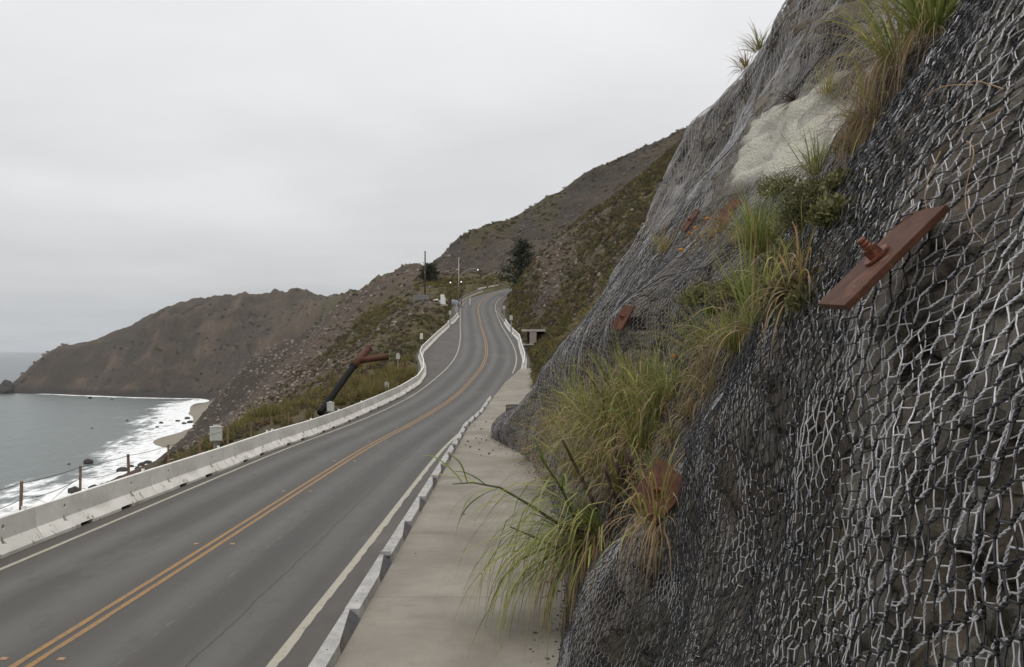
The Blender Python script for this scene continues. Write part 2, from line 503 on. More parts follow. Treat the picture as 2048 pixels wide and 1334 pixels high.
VEG = [(450, 55, .45), (520, 58, .7), (600, 75, .6), (640, 62, .55), (700, 75, .8), (770, 70, .95), (720, 90, .75), (800, 90, .8), (845, 110, .8), (880, 120, .85), (800, 120, .45), (700, 120, .35), (600, 130, .3), (520, 160, .12),
       (450, 140, .1), (420, 300, .05), (600, 220, .08), (560, 380, .05), (700, 180, .55), (740, 190, .85), (700, 260, .25), (800, 170, .45), (850, 165, .35), (890, 165, .8), (930, 190, .9), (960, 210, .9), (860, 260, .8), (800, 250, .35), (740, 285, .2), (838, 298, .1),
       (100, 1500, .2), (200, 1450, .15), (300, 1550, .3), (400, 1450, .35), (500, 1500, .35), (600, 1600, .45), (690, 1400, .7), (745, 1240, .8), (300, 1350, .3),
       (900, 370, .1), (945, 388, .85), (1010, 400, .9), (1100, 405, .8), (1230, 430, .6), (1350, 440, .5), (900, 310, .3), (960, 320, .2), (1010, 310, .12), (1050, 360, .1), (1150, 370, .1), (1250, 390, .15), (930, 280, .75),
       (1080, 120, .6), (1150, 120, .55), (1200, 100, .5), (1250, 130, .6), (1300, 150, .65), (1350, 160, .7), (1080, 90, .8), (1100, 70, .95), (1150, 60, .95), (1200, 55, .9), (1050, 100, .85), (1040, 150, .7), (1010, 170, .9), (1020, 130, .55), (1100, 160, .35), (1200, 165, .55), (1100, 140, .3)]
veg = np.clip(idw(VEG, tV[:, 0], tV[:, 1]) + 0.16 * fbm(tV[:, 0] / 5, tV[:, 1] / 9, 0, 4, 5) * 1.5, 0, 1)
sand = (1 - smooth(SEA + 2.6, SEA + 4.2, tz)) * smooth(-470, -380, tV[:, 0] + 0 * tz) * (1 - smooth(1230, 1290, tV[:, 1])) * smooth(430, 560, tV[:, 1])
rim = (1 - smooth(SEA + 5, SEA + 11, tz + 2.5 * fbm(tV[:, 0] / 14, tV[:, 1] / 14, 0, 3, 8))) * (1 - sand)
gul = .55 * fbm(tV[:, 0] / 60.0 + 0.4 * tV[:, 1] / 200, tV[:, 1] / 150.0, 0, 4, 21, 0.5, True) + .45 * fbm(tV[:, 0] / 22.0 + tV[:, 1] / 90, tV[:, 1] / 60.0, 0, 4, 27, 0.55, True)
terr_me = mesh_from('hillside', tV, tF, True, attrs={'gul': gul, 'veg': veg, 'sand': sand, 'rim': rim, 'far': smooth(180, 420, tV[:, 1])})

b = NB('hill_ground')
v = b.pos()
far = b.attr('far'); va = b.attr('veg')
nA = b.noise(b.pos((.05, .05, .02)), 1.0, 7, 0.6, 0.6)
nB = b.noise(b.pos((.22, .22, .12), (0, 0, .3)), 1.0, 8, 0.65, .4)
nC = b.noise(b.pos((1.3, 1.3, 1.3)), 1.0, 6, 0.65)
nS = b.noise(b.pos((.055, .012, .012), (0, 0, .25)), 1.0, 7, .65, .5)      # streaks down the fall line
soil = b.mix(b.mr(nB, .36, .64), (.054, .041, .031), (.108, .085, .065))
soil = b.mix(b.mr(nA, .45, .68), soil, (.105, .070, .046))
soil = b.mix(b.mr(nS, .5, .72, 0, .6), soil, (.082, .074, .068))
peb = b.vor(b.pos(), 1.6)
soil = b.mix(b.math('MULTIPLY', b.mr(peb.outputs['Distance'], .0, .28, .55, 0), b.mr(nB, .46, .6)), soil, (.22, .19, .165))
vegc = b.mix(b.mr(nC, .35, .66), (.030, .036, .016), (.105, .098, .042))
vegc = b.mix(b.mr(nB, .4, .68), vegc, (.115, .085, .045))
f1 = b.math('ADD', b.math('SUBTRACT', va, .5), b.math('MULTIPLY', b.math('SUBTRACT', nB, .5), 1.5))
f1 = b.math('ADD', f1, b.math('MULTIPLY', b.math('SUBTRACT', nC, .5), .7))
colr = b.mix(b.mr(f1, -.12, .14), soil, vegc)
colr = b.mix(b.math('MULTIPLY', b.attr('rim'), b.mr(nB, .3, .55)), colr, (.055, .048, .042))
colr = b.mix(b.attr('sand'), colr, (.27, .245, .195))
b.col(colr); b.rough(.92, .15)
hgt = b.math('ADD', b.math('MULTIPLY', nB, b.mr(far, 0, 1, 1.0, 6.0)), b.math('MULTIPLY', nC, .5))
nM = b.noise(b.pos((.42, .42, .42)), 1.0, 6, .7, .3)
colr = b.mix(b.mr(nM, .52, .70, 0, .75), colr, b.mix(va, (.165, .142, .122), (.080, .070, .042)))
colr = b.mix(b.mr(nM, .48, .34, 0, .7), colr, (.034, .027, .021))
colr = b.mix(b.attr('sand'), colr, (.27, .245, .195))
b.col(colr)
hgt = b.math('ADD', hgt, b.math('MULTIPLY', nM, b.mr(far, 0, 1, 1.2, 3.0)))
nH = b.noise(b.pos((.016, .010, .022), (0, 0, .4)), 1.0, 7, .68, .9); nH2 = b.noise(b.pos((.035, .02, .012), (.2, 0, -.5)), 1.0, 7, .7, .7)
headc = b.mix(b.mr(nH, .42, .60), (.050, .042, .037), (.108, .077, .056)); headc = b.mix(b.mr(nH2, .52, .64, 0, .85), headc, (.034, .033, .026)); headc = b.mix(b.mr(nH2, .44, .32, 0, .7), headc, (.098, .082, .070)); headc = b.mix(b.mr(b.attr('gul'), .40, .12, 0, .8), headc, (.036, .034, .027)); headc = b.mix(b.math('MULTIPLY', b.mr(b.attr('gul'), .48, .72), b.mr(nH, .40, .58, .1, .8)), headc, (.155, .118, .086))  # gully shading painted into the colour, along with scrubby hollows and paler ridge soil
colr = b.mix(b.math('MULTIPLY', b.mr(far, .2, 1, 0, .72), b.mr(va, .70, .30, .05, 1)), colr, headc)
colr = b.mix(b.math('MULTIPLY', b.attr('rim'), .8), colr, (.030, .026, .023))
colr = b.mix(b.attr('sand'), colr, (.27, .245, .195)); b.col(colr)
b.bump(hgt, .85, .6)
MATS['hill'] = b.m
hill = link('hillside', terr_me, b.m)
tag(hill, kind='structure')

# ------------------------------------------------------------------ sea
SHORE = np.array([(-150, 120), (-190, 300), (-212, 416), (-216, 515), (-255, 640), (-300, 788), (-372, 980), (-436, 1180), (-455, 1285), (-560, 1312), (-660, 1360), (-740, 1408), (-815, 1450), (-870, 1500), (-800, 1650)], float)
sa = np.concatenate([np.linspace(-2.2, -.75, 20, endpoint=False), np.linspace(-.75, -.2, 260, endpoint=False), np.linspace(-.2, 1.6, 20)])
sy = np.exp(np.concatenate([np.linspace(math.log(90), math.log(330), 20, endpoint=False), np.linspace(math.log(330), math.log(1700), 260, endpoint=False), np.linspace(math.log(1700), math.log(25000), 60)]))
SA, SY = np.meshgrid(sa, sy, indexing='ij'); SX = (SA * SY).ravel(); SY = SY.ravel()
sd = np.full(len(SX), 1e9)
for p, q in zip(SHORE[:-1], SHORE[1:]):
    d = q - p; t = np.clip(((SX - p[0]) * d[0] + (SY - p[1]) * d[1]) / (d @ d), 0, 1)
    sd = np.minimum(sd, np.hypot(SX - p[0] - d[0] * t, SY - p[1] - d[1] * t))
beach = 1 - smooth(1180, 1300, SY)
sea_me = mesh_from('sea', np.stack([SX, SY, np.full(len(SX), SEA)], 1), grid_faces(len(sa), len(sy)), True, attrs={'sd': sd, 'beach': beach})
b = NB('sea_water')
wide = b.mr(b.attr('beach'), 0, 1, .32, 1)
n1 = b.noise(b.pos((.05, .016, 1), (0, 0, .35)), 1.0, 6, .62, .8)
n2 = b.noise(b.pos((.22, .09, 1), (0, 0, .35)), 1.0, 6, .65, .5)
sdn = b.math('DIVIDE', b.attr('sd'), wide)
edge = b.math('ADD', b.mr(sdn, 6, 74, 1.0, 0.0), b.math('ADD', b.math('MULTIPLY', b.math('SUBTRACT', n1, .5), 1.75), b.math('MULTIPLY', b.math('SUBTRACT', n2, .5), .95)))
foam = b.math('MULTIPLY', b.mr(edge, .38, .66), b.mr(n2, .30, .55, .62, 1))
spk = b.math('MULTIPLY', b.mr(b.noise(b.pos((.035, .012, 1), (0, 0, .35)), 1.0, 8, .7, .6), .705, .735), b.mr(sdn, 90, 420, 1, 0))
foam = b.math('MAXIMUM', foam, spk)
shal = b.mr(b.attr('sd'), 20, 420)
wc = b.mix(shal, (.075, .100, .088), (.036, .055, .062))
wc = b.mix(b.mr(n1, .35, .7, 0, .6), wc, (.085, .108, .102))
wc = b.mix(b.mr(n2, .5, .7, 0, .5), wc, (.03, .045, .05))
b.col(b.mix(foam, wc, (.82, .83, .82)))
b.rough(b.mr(foam, 0, 1, .30, .9), .5)
wv = b.math('ADD', b.math('MULTIPLY', b.noise(b.pos((.05, .02, 1), (0, 0, .3)), 1.0, 4, .55), 3.0), b.noise(b.pos((.3, .14, 1), (0, 0, .3)), 1.0, 6, .6))
b.bump(wv, .8, 1.6)
tag(link('sea', sea_me, b.m), kind='structure')

# ------------------------------------------------------------------ road surface with markings
ry = np.concatenate([np.arange(3, 60, 1.5), np.arange(60, 246, 1.0)])
NL = 26
rV = []; rUV = []
arc = np.concatenate([[0], np.cumsum(np.hypot(np.diff(road_x(ry)), np.diff(ry)))])
for i, y in enumerate(ry):
    l, r = xl(y) - .1, (-2.62 if y < 47 else float(np.interp(y, [47, 66, 78, 84, 92], [-2.62, -1.5, -.4, .6, 1.9]))) if y < RB[0, 1] else float(xr(y)) + .1
    c = float(road_x(y)); e = .3
    dx = float(road_x(y + e) - road_x(y - e)) / (2 * e); nn = math.sqrt(1 + dx * dx)
    for k in range(NL):
        o = (l - c) * nn + ((r - l) * nn) * k / (NL - 1)
        rV.append((c + o / nn, y - dx / nn * o, float(road_z(y)))); rUV.append((o, arc[i]))
road_me = mesh_from('road', rV, grid_faces(len(ry), NL)[:, ::-1], True, uv=rUV)
b = NB('asphalt')
tc_ = b.n('ShaderNodeTexCoord'); spx = b.n('ShaderNodeSeparateXYZ'); b.l(tc_.outputs['UV'], spx.inputs[0])
u_, v_ = spx.outputs[0], spx.outputs[1]
def uvn(sx, sy, det=5, ro=.6):
    mp = b.n('ShaderNodeMapping'); mp.inputs['Scale'].default_value = (sx, sy, 1); b.l(tc_.outputs['UV'], mp.inputs[0]); return b.noise(mp.outputs[0], 1.0, det, ro)
base = b.mix(b.mr(uvn(1.4, .035), .3, .7), (.043, .039, .034), (.078, .072, .063))
base = b.mix(b.mr(uvn(.35, .12, 6), .4, .7, 0, .55), base, (.060, .054, .047))
# polished wheel tracks, dark oil strip between them
for off in (-2.65, -.95, .95, 2.65):
    g = b.math('ABSOLUTE', b.math('SUBTRACT', u_, off))
    base = b.mix(b.math('MULTIPLY', b.mr(g, .08, .55, .62, 0), b.mr(uvn(.6, .06), .3, .6, .4, 1)), base, (.130, .127, .120))
for off in (-1.8, 1.8):
    g = b.math('ABSOLUTE', b.math('SUBTRACT', u_, off))
    base = b.mix(b.mr(g, .05, .45, .4, 0), base, (.040, .037, .034))
# dusty brown shoulders
sh = b.mr(b.math('ADD', b.math('ABSOLUTE', u_), b.math('MULTIPLY', b.math('SUBTRACT', uvn(1.2, .2), .5), .9)), 3.45, 3.95)
base = b.mix(b.math('MULTIPLY', sh, .88), base, b.mix(b.mr(uvn(.8, .25), .35, .65), (.052, .043, .036), (.084, .070, .058)))
# crack along the uphill lane and a ghost of an old line
wob = b.math('MULTIPLY', b.math('SUBTRACT', uvn(.01, .5, 6, .7), .5), .22)
cr1 = b.mr(b.math('ABSOLUTE', b.math('SUBTRACT', b.math('ADD', u_, wob), 2.35)), .008, .022, 1, 0)
base = b.mix(b.math('MULTIPLY', cr1, b.mr(v_, 34, 50, .9, 0)), base, (.025, .024, .023))
gl = b.math('MULTIPLY', b.mr(b.math('ABSOLUTE', b.math('SUBTRACT', u_, 1.32)), .012, .03, 1, 0), b.mr(uvn(3, 1.6, 3), .47, .6))
base = b.mix(b.math('MULTIPLY', gl, b.mr(v_, 34, 48, .35, 0)), base, (.22, .21, .20))
sp = b.noise(b.pos((1, 1, 1)), 55, 2, .5)
base = b.mix(b.mr(sp, .3, .75, 0, .4), base, (.120, .114, .105))
st = b.mr(b.noise(b.pos(), 1.1, 6, .7), .68, .76)
base = b.mix(b.math('MULTIPLY', st, .45), base, (.035, .033, .031))
base = b.mix(b.mr(b.noise(b.pos((1, .45, 1)), 2.3, 7, .72), .52, .68, 0, .5), base, (.060, .056, .050))
base = b.mix(b.mr(b.noise(b.pos((.5, .18, 1)), 1.0, 6, .7), .56, .66, 0, .4), base, (.125, .119, .108))
b.col(base); b.rough(b.mr(sp, .3, .7, .62, .8), .35); b.bump(sp, .35, .006)
road = link('road', road_me, b.m)
tag(road, kind='structure')

def paint(name, c, wear, wearcol=(.12, .11, .1)):
    b = NB(name); v = b.pos()
    w1 = b.mr(b.noise(v, 9, 7, .7), .62 - wear, .72 - wear * .6)
    b.col(b.mix(b.math('MULTIPLY', w1, .75), b.mix(b.noise(v, 1.2, 4), tuple(k * .8 for k in c), tuple(min(1, k * 1.12) for k in c)), wearcol)); b.rough(.65, .3); return b.m
MATS['yellow'] = paint('yellow_road_paint', (.29, .163, .054), .16)
MATS['white_line'] = paint('white_road_paint', (.36, .335, .27), .07)
def strip(name, mat, o0, o1, ys, dz=.005, ragged=0.0, taper=None):
    V = []
    for i, y in enumerate(ys):
        j = ragged * float(vnoise(np.array([y * 2.7]), np.array([o0]), 0, 9)[0]) if ragged else 0
        V.append(road_pt(y, o0, dz)); V.append(road_pt(y, o1 + j, dz))
    n = len(ys); i = np.arange(n - 1) * 2
    me = mesh_from(name, V, np.stack([i, i + 1, i + 3, i + 2], 1), True)
    return link(name, me, mat, road)
yl = np.concatenate([np.arange(4, 60, .5), np.arange(60, 244, 1.0)])
strip('centre_line', MATS['yellow'], -.17, -.06, yl, ragged=.012)
strip('centre_line', MATS['yellow'], .06, .17, yl, ragged=.012)
strip('edge_line', MATS['white_line'], -3.62, -3.50, yl, ragged=.012)
strip('edge_line', MATS['white_line'], 3.48, 3.64, np.arange(4, 49.5, .25), ragged=.03)
strip('edge_line', MATS['white_line'], 3.50, 3.62, np.arange(85, 205, 1.), ragged=.01)
# worn stop marks in the lay-by and lane
MATS['marker_orange'] = simple('marker_amber', (.30, .17, .085), .4, .5)
MATS['marker_base'] = simple('marker_ceramic', (.55, .50, .42), .5, .4, dirt=(.2, .17, .13))
mk = MB().box((0, 0, .008), (.115, .10, .016), taper=.7).mesh('pavement_marker', False)
mk.materials.append(MATS['marker_orange'])
yk = 12.35
while yk < 130:
    for s in (-1, 1):
        p = road_pt(yk, s * .42, .004)
        o = link('pavement_marker', mk, None, road, p)
        o.scale = (1.0, .9, 1.0)
        # pale adhesive pad left round the stud
    yk += 7.3
# ------------------------------------------------------------------ rock slope above the pavement: X as a function of (distance, height)
PAD = 0.25
FP = []
def fp(px, py, d): FP.append(tuple(P(px, py, d)))
def fw(x, y, z): FP.append((x, y, z))
# foot of the slope on the pavement
for px, py in ((1040, 905), (1080, 950), (1110, 1010), (1130, 1080), (1140, 1180), (1130, 1290), (1005, 884), (988, 874)):
    d = F_PX * (CAM_H - PAD) / (py - HY); fp(px, py, d)
fw(.45, 9.5, PAD); fw(-.1, 6, PAD); fw(-.7, 3.5, PAD); fw(-1.2, 1.0, PAD); fw(-1.3, -2, PAD)
fw(1.9, 47.5, PAD); fw(4, 52, PAD)
# far part (bulging mesh with its skyline)
SIL2 = [(1600, 0, 26), (1545, 75, 26.5), (1500, 140, 27), (1400, 240, 28), (1335, 380, 29), (1290, 500, 30), (1262, 548, 30), (1200, 632, 31), (1150, 680, 33), (1090, 755, 37), (1040, 812, 41), (1002, 855, 43.5)]
for q in SIL2:
    fp(*q); a = P(*q); fw(a[0] + 1.6, a[1] + 4.5, a[2])
    fw(a[0] + 5, a[1] + 9, a[2])
fw(11, 26, 18.5); fw(13, 20, 20); fw(14, 26, 22.5); fw(13, 12, 18)
for q in ((1250, 635, 16), (1460, 425, 17), (1385, 440, 20), (1580, 300, 15.5), (1560, 250, 17), (1700, 100, 15), (1650, 60, 17), (1450, 300, 23), (1500, 200, 23), (1750, 10, 15.5), (1330, 560, 18), (1180, 760, 24), (1100, 820, 33), (1300, 700, 14.5), (1200, 800, 18.5), (1060, 870, 34)):
    fp(*q)
# gully with the pampas grass
for q in ((1650, 450, 10), (1600, 560, 10), (1800, 130, 9.2), (1900, 30, 9), (1500, 640, 11), (1450, 720, 11.3), (1400, 820, 11.5), (1300, 920, 12.2), (1230, 1010, 12.8), (1700, 330, 10.5), (1180, 1110, 12.8)):
    fp(*q)
# near bulge
SIL1 = [(1985, 0, 5), (1850, 165, 5.2), (1740, 330, 5.5), (1640, 500, 5.8), (1560, 622, 6.1), (1430, 820, 7.6), (1300, 1000, 9.6), (1210, 1130, 11)]
for q in SIL1:
    fp(*q); a = P(*q); fw(a[0] + .55, a[1] + .9, a[2])
for q in ((1765, 520, 3.4), (2048, 300, 2.8), (2048, 700, 2.2), (2048, 1000, 1.9), (2048, 1334, 1.7), (1800, 1230, 2.4), (1700, 1334, 2.9), (1500, 1334, 4.7), (1300, 1334, 7.6), (1700, 1050, 3.3), (1850, 900, 2.6), (1850, 250, 4), (2048, 50, 3.2), (1600, 800, 4.6), (1500, 1000, 5.6), (1350, 1150, 8)):
    fp(*q)
fw(.35, .6, 3.3); fw(.8, .6, 4.6); fw(1.9, 1.5, 6.4); fw(3.6, 2.5, 9); fw(3.6, 5, 8.2); fw(5.2, 5, 11); fw(.2, -2, 3.3); fw(1.5, -2, 6)
FP = np.array(FP)
def fcoord(y, z): return np.stack([np.log(np.asarray(y, float) + 3.5) * 3.6, np.asarray(z, float) * .42], 1)
tps_f = TPS(fcoord(FP[:, 1], FP[:, 2]), FP[:, 0], 3e-3)
def slope_x(y, z):
    y = np.asarray(y, float); z = np.asarray(z, float)
    # sagging folds of the draped sheets, mostly down the fall line
    fold = fbm(y / 2.3 - z * .22, z / 6.5 + y * .05, 0, 3, 91)
    fold2 = fbm(y / .8 - z * .18, z / 3.0, 0, 2, 95)
    a = smooth(8, 15, y) * (1 - .6 * smooth(36, 42, y))
    return tps_f(fcoord(y, z)) + fold * (.07 + .46 * a) * smooth(.2, 1.5, z) + fold2 * (.03 + .05 * a) * smooth(.2, 1.2, z)
def slope_n(y, z):
    e = .04
    fy = (slope_x(y + e, z) - slope_x(y - e, z)) / (2 * e); fz = (slope_x(y, z + e) - slope_x(y, z - e)) / (2 * e)
    n = np.stack([-np.ones_like(fy), fy, fz], 1)
    return n / np.linalg.norm(n, axis=1)[:, None]
def slope_pt(y, z, off=0.0):
    y = np.atleast_1d(np.asarray(y, float)); z = np.atleast_1d(np.asarray(z, float))
    p = np.stack([slope_x(y, z), y, z], 1)
    return p + slope_n(y, z) * np.reshape(off, (-1, 1)) if np.any(off) else p

cy = np.concatenate([np.linspace(-1.5, 1, 14, endpoint=False), np.exp(np.linspace(math.log(1.0), math.log(14), 330, endpoint=False)), np.linspace(14, 52, 150)])
cz = np.concatenate([np.linspace(0.02, 7, 260, endpoint=False), np.linspace(7, 22, 170)])
CYg, CZg = np.meshgrid(cy, cz, indexing='ij'); yy, zz = CYg.ravel(), CZg.ravel()
xx = slope_x(yy, zz); nn = slope_n(yy, zz)
# blocky rock relief behind the netting
def rock_relief(x, y, z):
    r = .16 * fbm(y * .9, z * 1.1, x, 4, 31) + .10 * fbm(y * 2.6, z * 3.1, x * 2, 4, 41, .55, True)
    q = fbm(y * 3.0, z * 3.6, x * 2, 3, 51)
    r = r + .09 * np.round(q * 3) / 3 + .02 * fbm(y * 12, z * 12, x * 9, 3, 61)
    r = r - .30 * smooth(.22, .42, fbm(y * 2.2 + 4, z * 4.2, x, 3, 64))        # cavities between the blocks
    return r
rel = rock_relief(xx, yy, zz)
near_amp = (.55 + .45 * smooth(2, 7, yy)) * (1 - .2 * smooth(14, 30, yy))
fade = smooth(.0, .5, zz)
# pale sandy bank that has slid over the netting, and a hollow above it
def lobe(px, py, ry, rz):
    d = np.exp(np.linspace(math.log(8), math.log(30), 300)); z = CAM_H + (HY - py) / F_PX * d
    g = slope_x(d, z) - (px - CX) / F_PX * d; i = np.where((g[:-1] > 0) & (g[1:] <= 0))[0]; i = i[0] if len(i) else int(np.argmin(np.abs(g)))
    return np.exp(-(((yy - d[i]) / ry) ** 2 + ((zz - z[i] - .12 * (yy - d[i])) / rz) ** 2))
g1 = np.maximum.reduce([lobe(1545, 265, 2.2, .75), lobe(1620, 300, 1.9, .85), lobe(1590, 340, 1.5, .6), lobe(1520, 320, 1.2, .5)])
bank_ = smooth(.24, .66, g1 + .34 * fbm(yy * 1.3, zz * 1.6, 0, 5, 71))
rel = rel * (1 - .8 * bank_) + bank_ * (.115 + .10 * fbm(yy * 5, zz * 5, 0, 4, 72)) - .6 * lobe(1680, 92, .9, .35) - .4 * lobe(1600, 160, .8, .25)
rp = np.stack([xx, yy, zz], 1) + nn * ((rel - .14 + .085 * smooth(9, 18, yy)) * near_amp * fade)[:, None]
# colour attributes: pale bank, fog of fines
bank = bank_
moss = smooth(.0, .5, fbm(yy * .5, zz * .6, 0, 4, 81) + .35 * np.exp(-((yy - 10.5) / 2.2) ** 2) - .15)
slope_me = mesh_from('rock_slope', rp, grid_faces(len(cy), len(cz)), True, attrs={'bank': bank, 'moss': moss, 'farr': smooth(4.5, 11, yy)})
b = NB('slope_rock')
v = b.pos()
m1 = b.noise(b.pos((.8, .8, .8)), 1.0, 7, .62, .5); m2 = b.noise(v, 5.5, 8, .68, .3); m3 = b.noise(v, 38, 4, .6)
rk = b.mix(b.mr(m2, .32, .68), (.042, .030, .020), (.27, .222, .165))
rk = b.mix(b.mr(m1, .45, .62, 0, .75), rk, (.155, .142, .124))
rk = b.mix(b.mr(b.noise(v, 2.2, 6, .65), .54, .64, 0, .85), rk, (.24, .225, .195))
rk = b.mix(b.math('MULTIPLY', b.attr('farr'), b.mr(m1, .3, .6, .45, .95)), rk, b.mix(b.mr(m2, .35, .65), (.066, .052, .038), (.205, .178, .142)))
wv_ = b.n('ShaderNodeVectorMath', operation='ADD'); nzv = b.n('ShaderNodeTexNoise'); b.l(v, nzv.inputs['Vector']); nzv.inputs['Scale'].default_value = 3.0; nzv.inputs['Detail'].default_value = 5
sc_v = b.n('ShaderNodeVectorMath', operation='SCALE'); b.l(nzv.outputs['Color'], sc_v.inputs[0]); sc_v.inputs['Scale'].default_value = .35; b.l(v, wv_.inputs[0]); b.l(sc_v.outputs[0], wv_.inputs[1])
mpv = b.n('ShaderNodeMapping'); mpv.inputs['Scale'].default_value = (1, 1, 1.7); b.l(wv_.outputs[0], mpv.inputs[0])
ck = b.vor(mpv.outputs[0], 1.5, 'DISTANCE_TO_EDGE').outputs['Distance']; blk = b.vor(mpv.outputs[0], 1.5); bsep = b.n('ShaderNodeSeparateColor'); b.l(blk.outputs['Color'], bsep.inputs[0])
rk = b.mix(b.mr(bsep.outputs[0], .1, .9, .0, .75), rk, b.mix(bsep.outputs[1], (.095, .068, .042), (.30, .28, .24)))
rk = b.mix(b.mr(ck, .0, .05, .92, 0), rk, (.010, .008, .006))
rk = b.mix(b.mr(m3, .45, .8, 0, .5), rk, (.02, .016, .012))
rk = b.mix(b.math('MULTIPLY', b.attr('moss'), b.mr(m2, .4, .58, 0, .7)), rk, (.045, .048, .02))
rk = b.mix(b.attr('bank'), rk, b.mix(b.mr(m3, .35, .65), (.34, .325, .265), (.56, .54, .455)))
b.col(rk); b.rough(.92, .15)
gr = b.n('ShaderNodeTexNoise'); b.l(v, gr.inputs['Vector']); gr.inputs['Scale'].default_value = 16; gr.inputs['Detail'].default_value = 3; b.bump(b.math('ADD', b.math('ADD', b.math('ADD', m2, b.math('MULTIPLY', b.mr(ck, 0, .10, 0, .9), b.math('SUBTRACT', 1.0, b.attr('bank')))), b.math('MULTIPLY', m3, .35)), b.math('MULTIPLY', b.math('MULTIPLY', gr.outputs['Fac'], 1.5), b.attr('bank'))), .85, .05)
tag(link('rock_slope', slope_me, b.m), kind='structure')
# ------------------------------------------------------------------ wire netting
def tubes(PL, R, n, ref):
    """PL (M,K,3) polylines, R (M,) or (M,K) radii, ref (M,3) a direction across the wire -> verts, quads"""
    M, K, _ = PL.shape
    T = np.empty_like(PL); T[:, 1:-1] = PL[:, 2:] - PL[:, :-2]; T[:, 0] = PL[:, 1] - PL[:, 0]; T[:, -1] = PL[:, -1] - PL[:, -2]
    T /= np.linalg.norm(T, axis=2, keepdims=True) + 1e-12
    a = ref[:, None] - T * (T * ref[:, None]).sum(2, keepdims=True); a /= np.linalg.norm(a, axis=2, keepdims=True) + 1e-12
    c = np.cross(T, a)
    R = np.broadcast_to(np.reshape(R, (M, -1)), (M, K))
    ang = np.arange(n) * 2 * math.pi / n
    V = PL[:, :, None] + R[:, :, None, None] * (a[:, :, None] * np.cos(ang)[None, None, :, None] + c[:, :, None] * np.sin(ang)[None, None, :, None])
    base = (np.arange(M) * K * n)[:, None, None]; k = (np.arange(K - 1) * n)[None, :, None]; j = np.arange(n)[None, None]; j2 = (j + 1) % n
    Q = np.stack([base + k + j, base + k + j2, base + k + n + j2, base + k + n + j], -1).reshape(-1, 4)
    return V.reshape(-1, 3), Q

def net_zone(y0, y1, z1, D, pitch, tw, r, off, rot, seed, sides, helix, jit, thin=0.0):
    """hexagonal double-twist net between two distances"""
    ca, sa_ = math.cos(rot), math.sin(rot)                     # the sheet hangs turned by `rot` in the slope
    ur = ((y1 - y0) * ca + z1 * sa_ if rot > 0 else (y1 - y0) * ca, 0 if rot > 0 else z1 * sa_); vr = (z1 * ca, -(y1 - y0) * sa_) if rot > 0 else (z1 * ca - (y1 - y0) * sa_, 0)
    I, J = np.meshgrid(np.arange(int(ur[1] / D) - 2, int(ur[0] / D) + 3), np.arange(int(vr[1] / pitch) - 2, int(vr[0] * 1.2 / pitch) + 3), indexing='ij'); I = I.ravel(); J = J.ravel()
    def node(i, j, top):
        u = (i + (j % 2) * .5) * D; v = j * pitch + top * tw
        s = y0 + u * ca - v * sa_; t = .12 + (u * sa_ + v * ca) * .84
        s2 = s + jit * D * (1.1 * vnoise(s * 1.3, t * 1.6, 0, seed) + .22 * (hash3(i, j, top + 0 * i, seed + 5) - .5))
        t2 = t + jit * pitch * (1.3 * vnoise(s * 1.2, t * 1.4, 5, seed + 1) + .22 * (hash3(i, j, top + 2 + 0 * i, seed + 6) - .5))
        return s2, t2
    # quick cull in (y,z) before anything costly
    s, t = node(I, J, 0); px, py = 0, HY - F_PX * (t - CAM_H) / np.maximum(s, .5)
    k = (t > .1) & (t < z1) & (s > y0 - .01) & (s < y1) & (py > -160 - 900 / s) & (py < 1480 + 1600 / s) & (s > 1.1)
    if thin: k &= (hash3(I // 2, J // 3, 0 * I, seed + 40) < 1 - thin * smooth(3.9, 4.6, s) * (1 - smooth(8.2, 9.2, s)))
    I, J = I[k], J[k]; s, t = s[k], t[k]
    x = slope_x(s, t); px = CX + F_PX * x / s
    nrm = slope_n(s, t); vd = np.stack([x, s, t - CAM_H], 1); vd /= np.linalg.norm(vd, axis=1)[:, None]
    k = (px < 2330 + 2200 / s) & ((nrm * vd).sum(1) < .28)
    I, J, nrm = I[k], J[k], nrm[k]
    def pos(i, j, top):
        a, c = node(i, j, top)
        o = off + .035 * vnoise(a * 2.2, c * 2.2, 0, seed + 9) + .022 * (hash3(i, j, top + 7 + 0 * i, seed) - .5) * (1 + 0 * a)
        xb = slope_x(a, c)
        return np.stack([xb, a, c], 1) + nrm * o[:, None]
    p0, p1 = pos(I, J, 0), pos(I, J, 1)
    odd = J % 2
    pa, pb = pos(I - 1 + odd, J + 1, 0), pos(I + odd, J + 1, 0)
    Vs, Qs, nv = [], [], 0
    def put(V, Q):
        nonlocal nv
        Vs.append(V); Qs.append(Q + nv); nv += len(V)
    if helix:
        ph = np.linspace(0, 1, 8)
        d = p1 - p0; dl = np.linalg.norm(d, axis=1, keepdims=True); t_ = d / dl
        a = nrm - t_ * (t_ * nrm).sum(1, keepdims=True); a /= np.linalg.norm(a, axis=1, keepdims=True); c = np.cross(t_, a)
        for sgn in (0, math.pi):
            w = ph * 2 * math.pi * 1.5 + sgn
            PL = p0[:, None] + d[:, None] * (ph * 1.14 - .07)[None, :, None] + r * 1.0 * (a[:, None] * np.cos(w)[None, :, None] + c[:, None] * np.sin(w)[None, :, None])
            put(*tubes(PL, np.full(len(PL), r), sides, a))
        for q in (pa, pb):
            mid = (p1 + q) / 2 + nrm * ((hash3(I, J, 3 + 0 * I, seed + 3) - .5) * .012)[:, None]
            put(*tubes(np.stack([p1, mid, q], 1), np.full(len(p1), r), sides, nrm))
    else:
        put(*tubes(np.stack([p0, p1], 1), np.full(len(p0), r * 1.55), sides, nrm))
        for q in (pa, pb):
            put(*tubes(np.stack([p1, q], 1), np.full(len(p1), r), sides, nrm))
    return np.concatenate(Vs), np.concatenate(Qs)

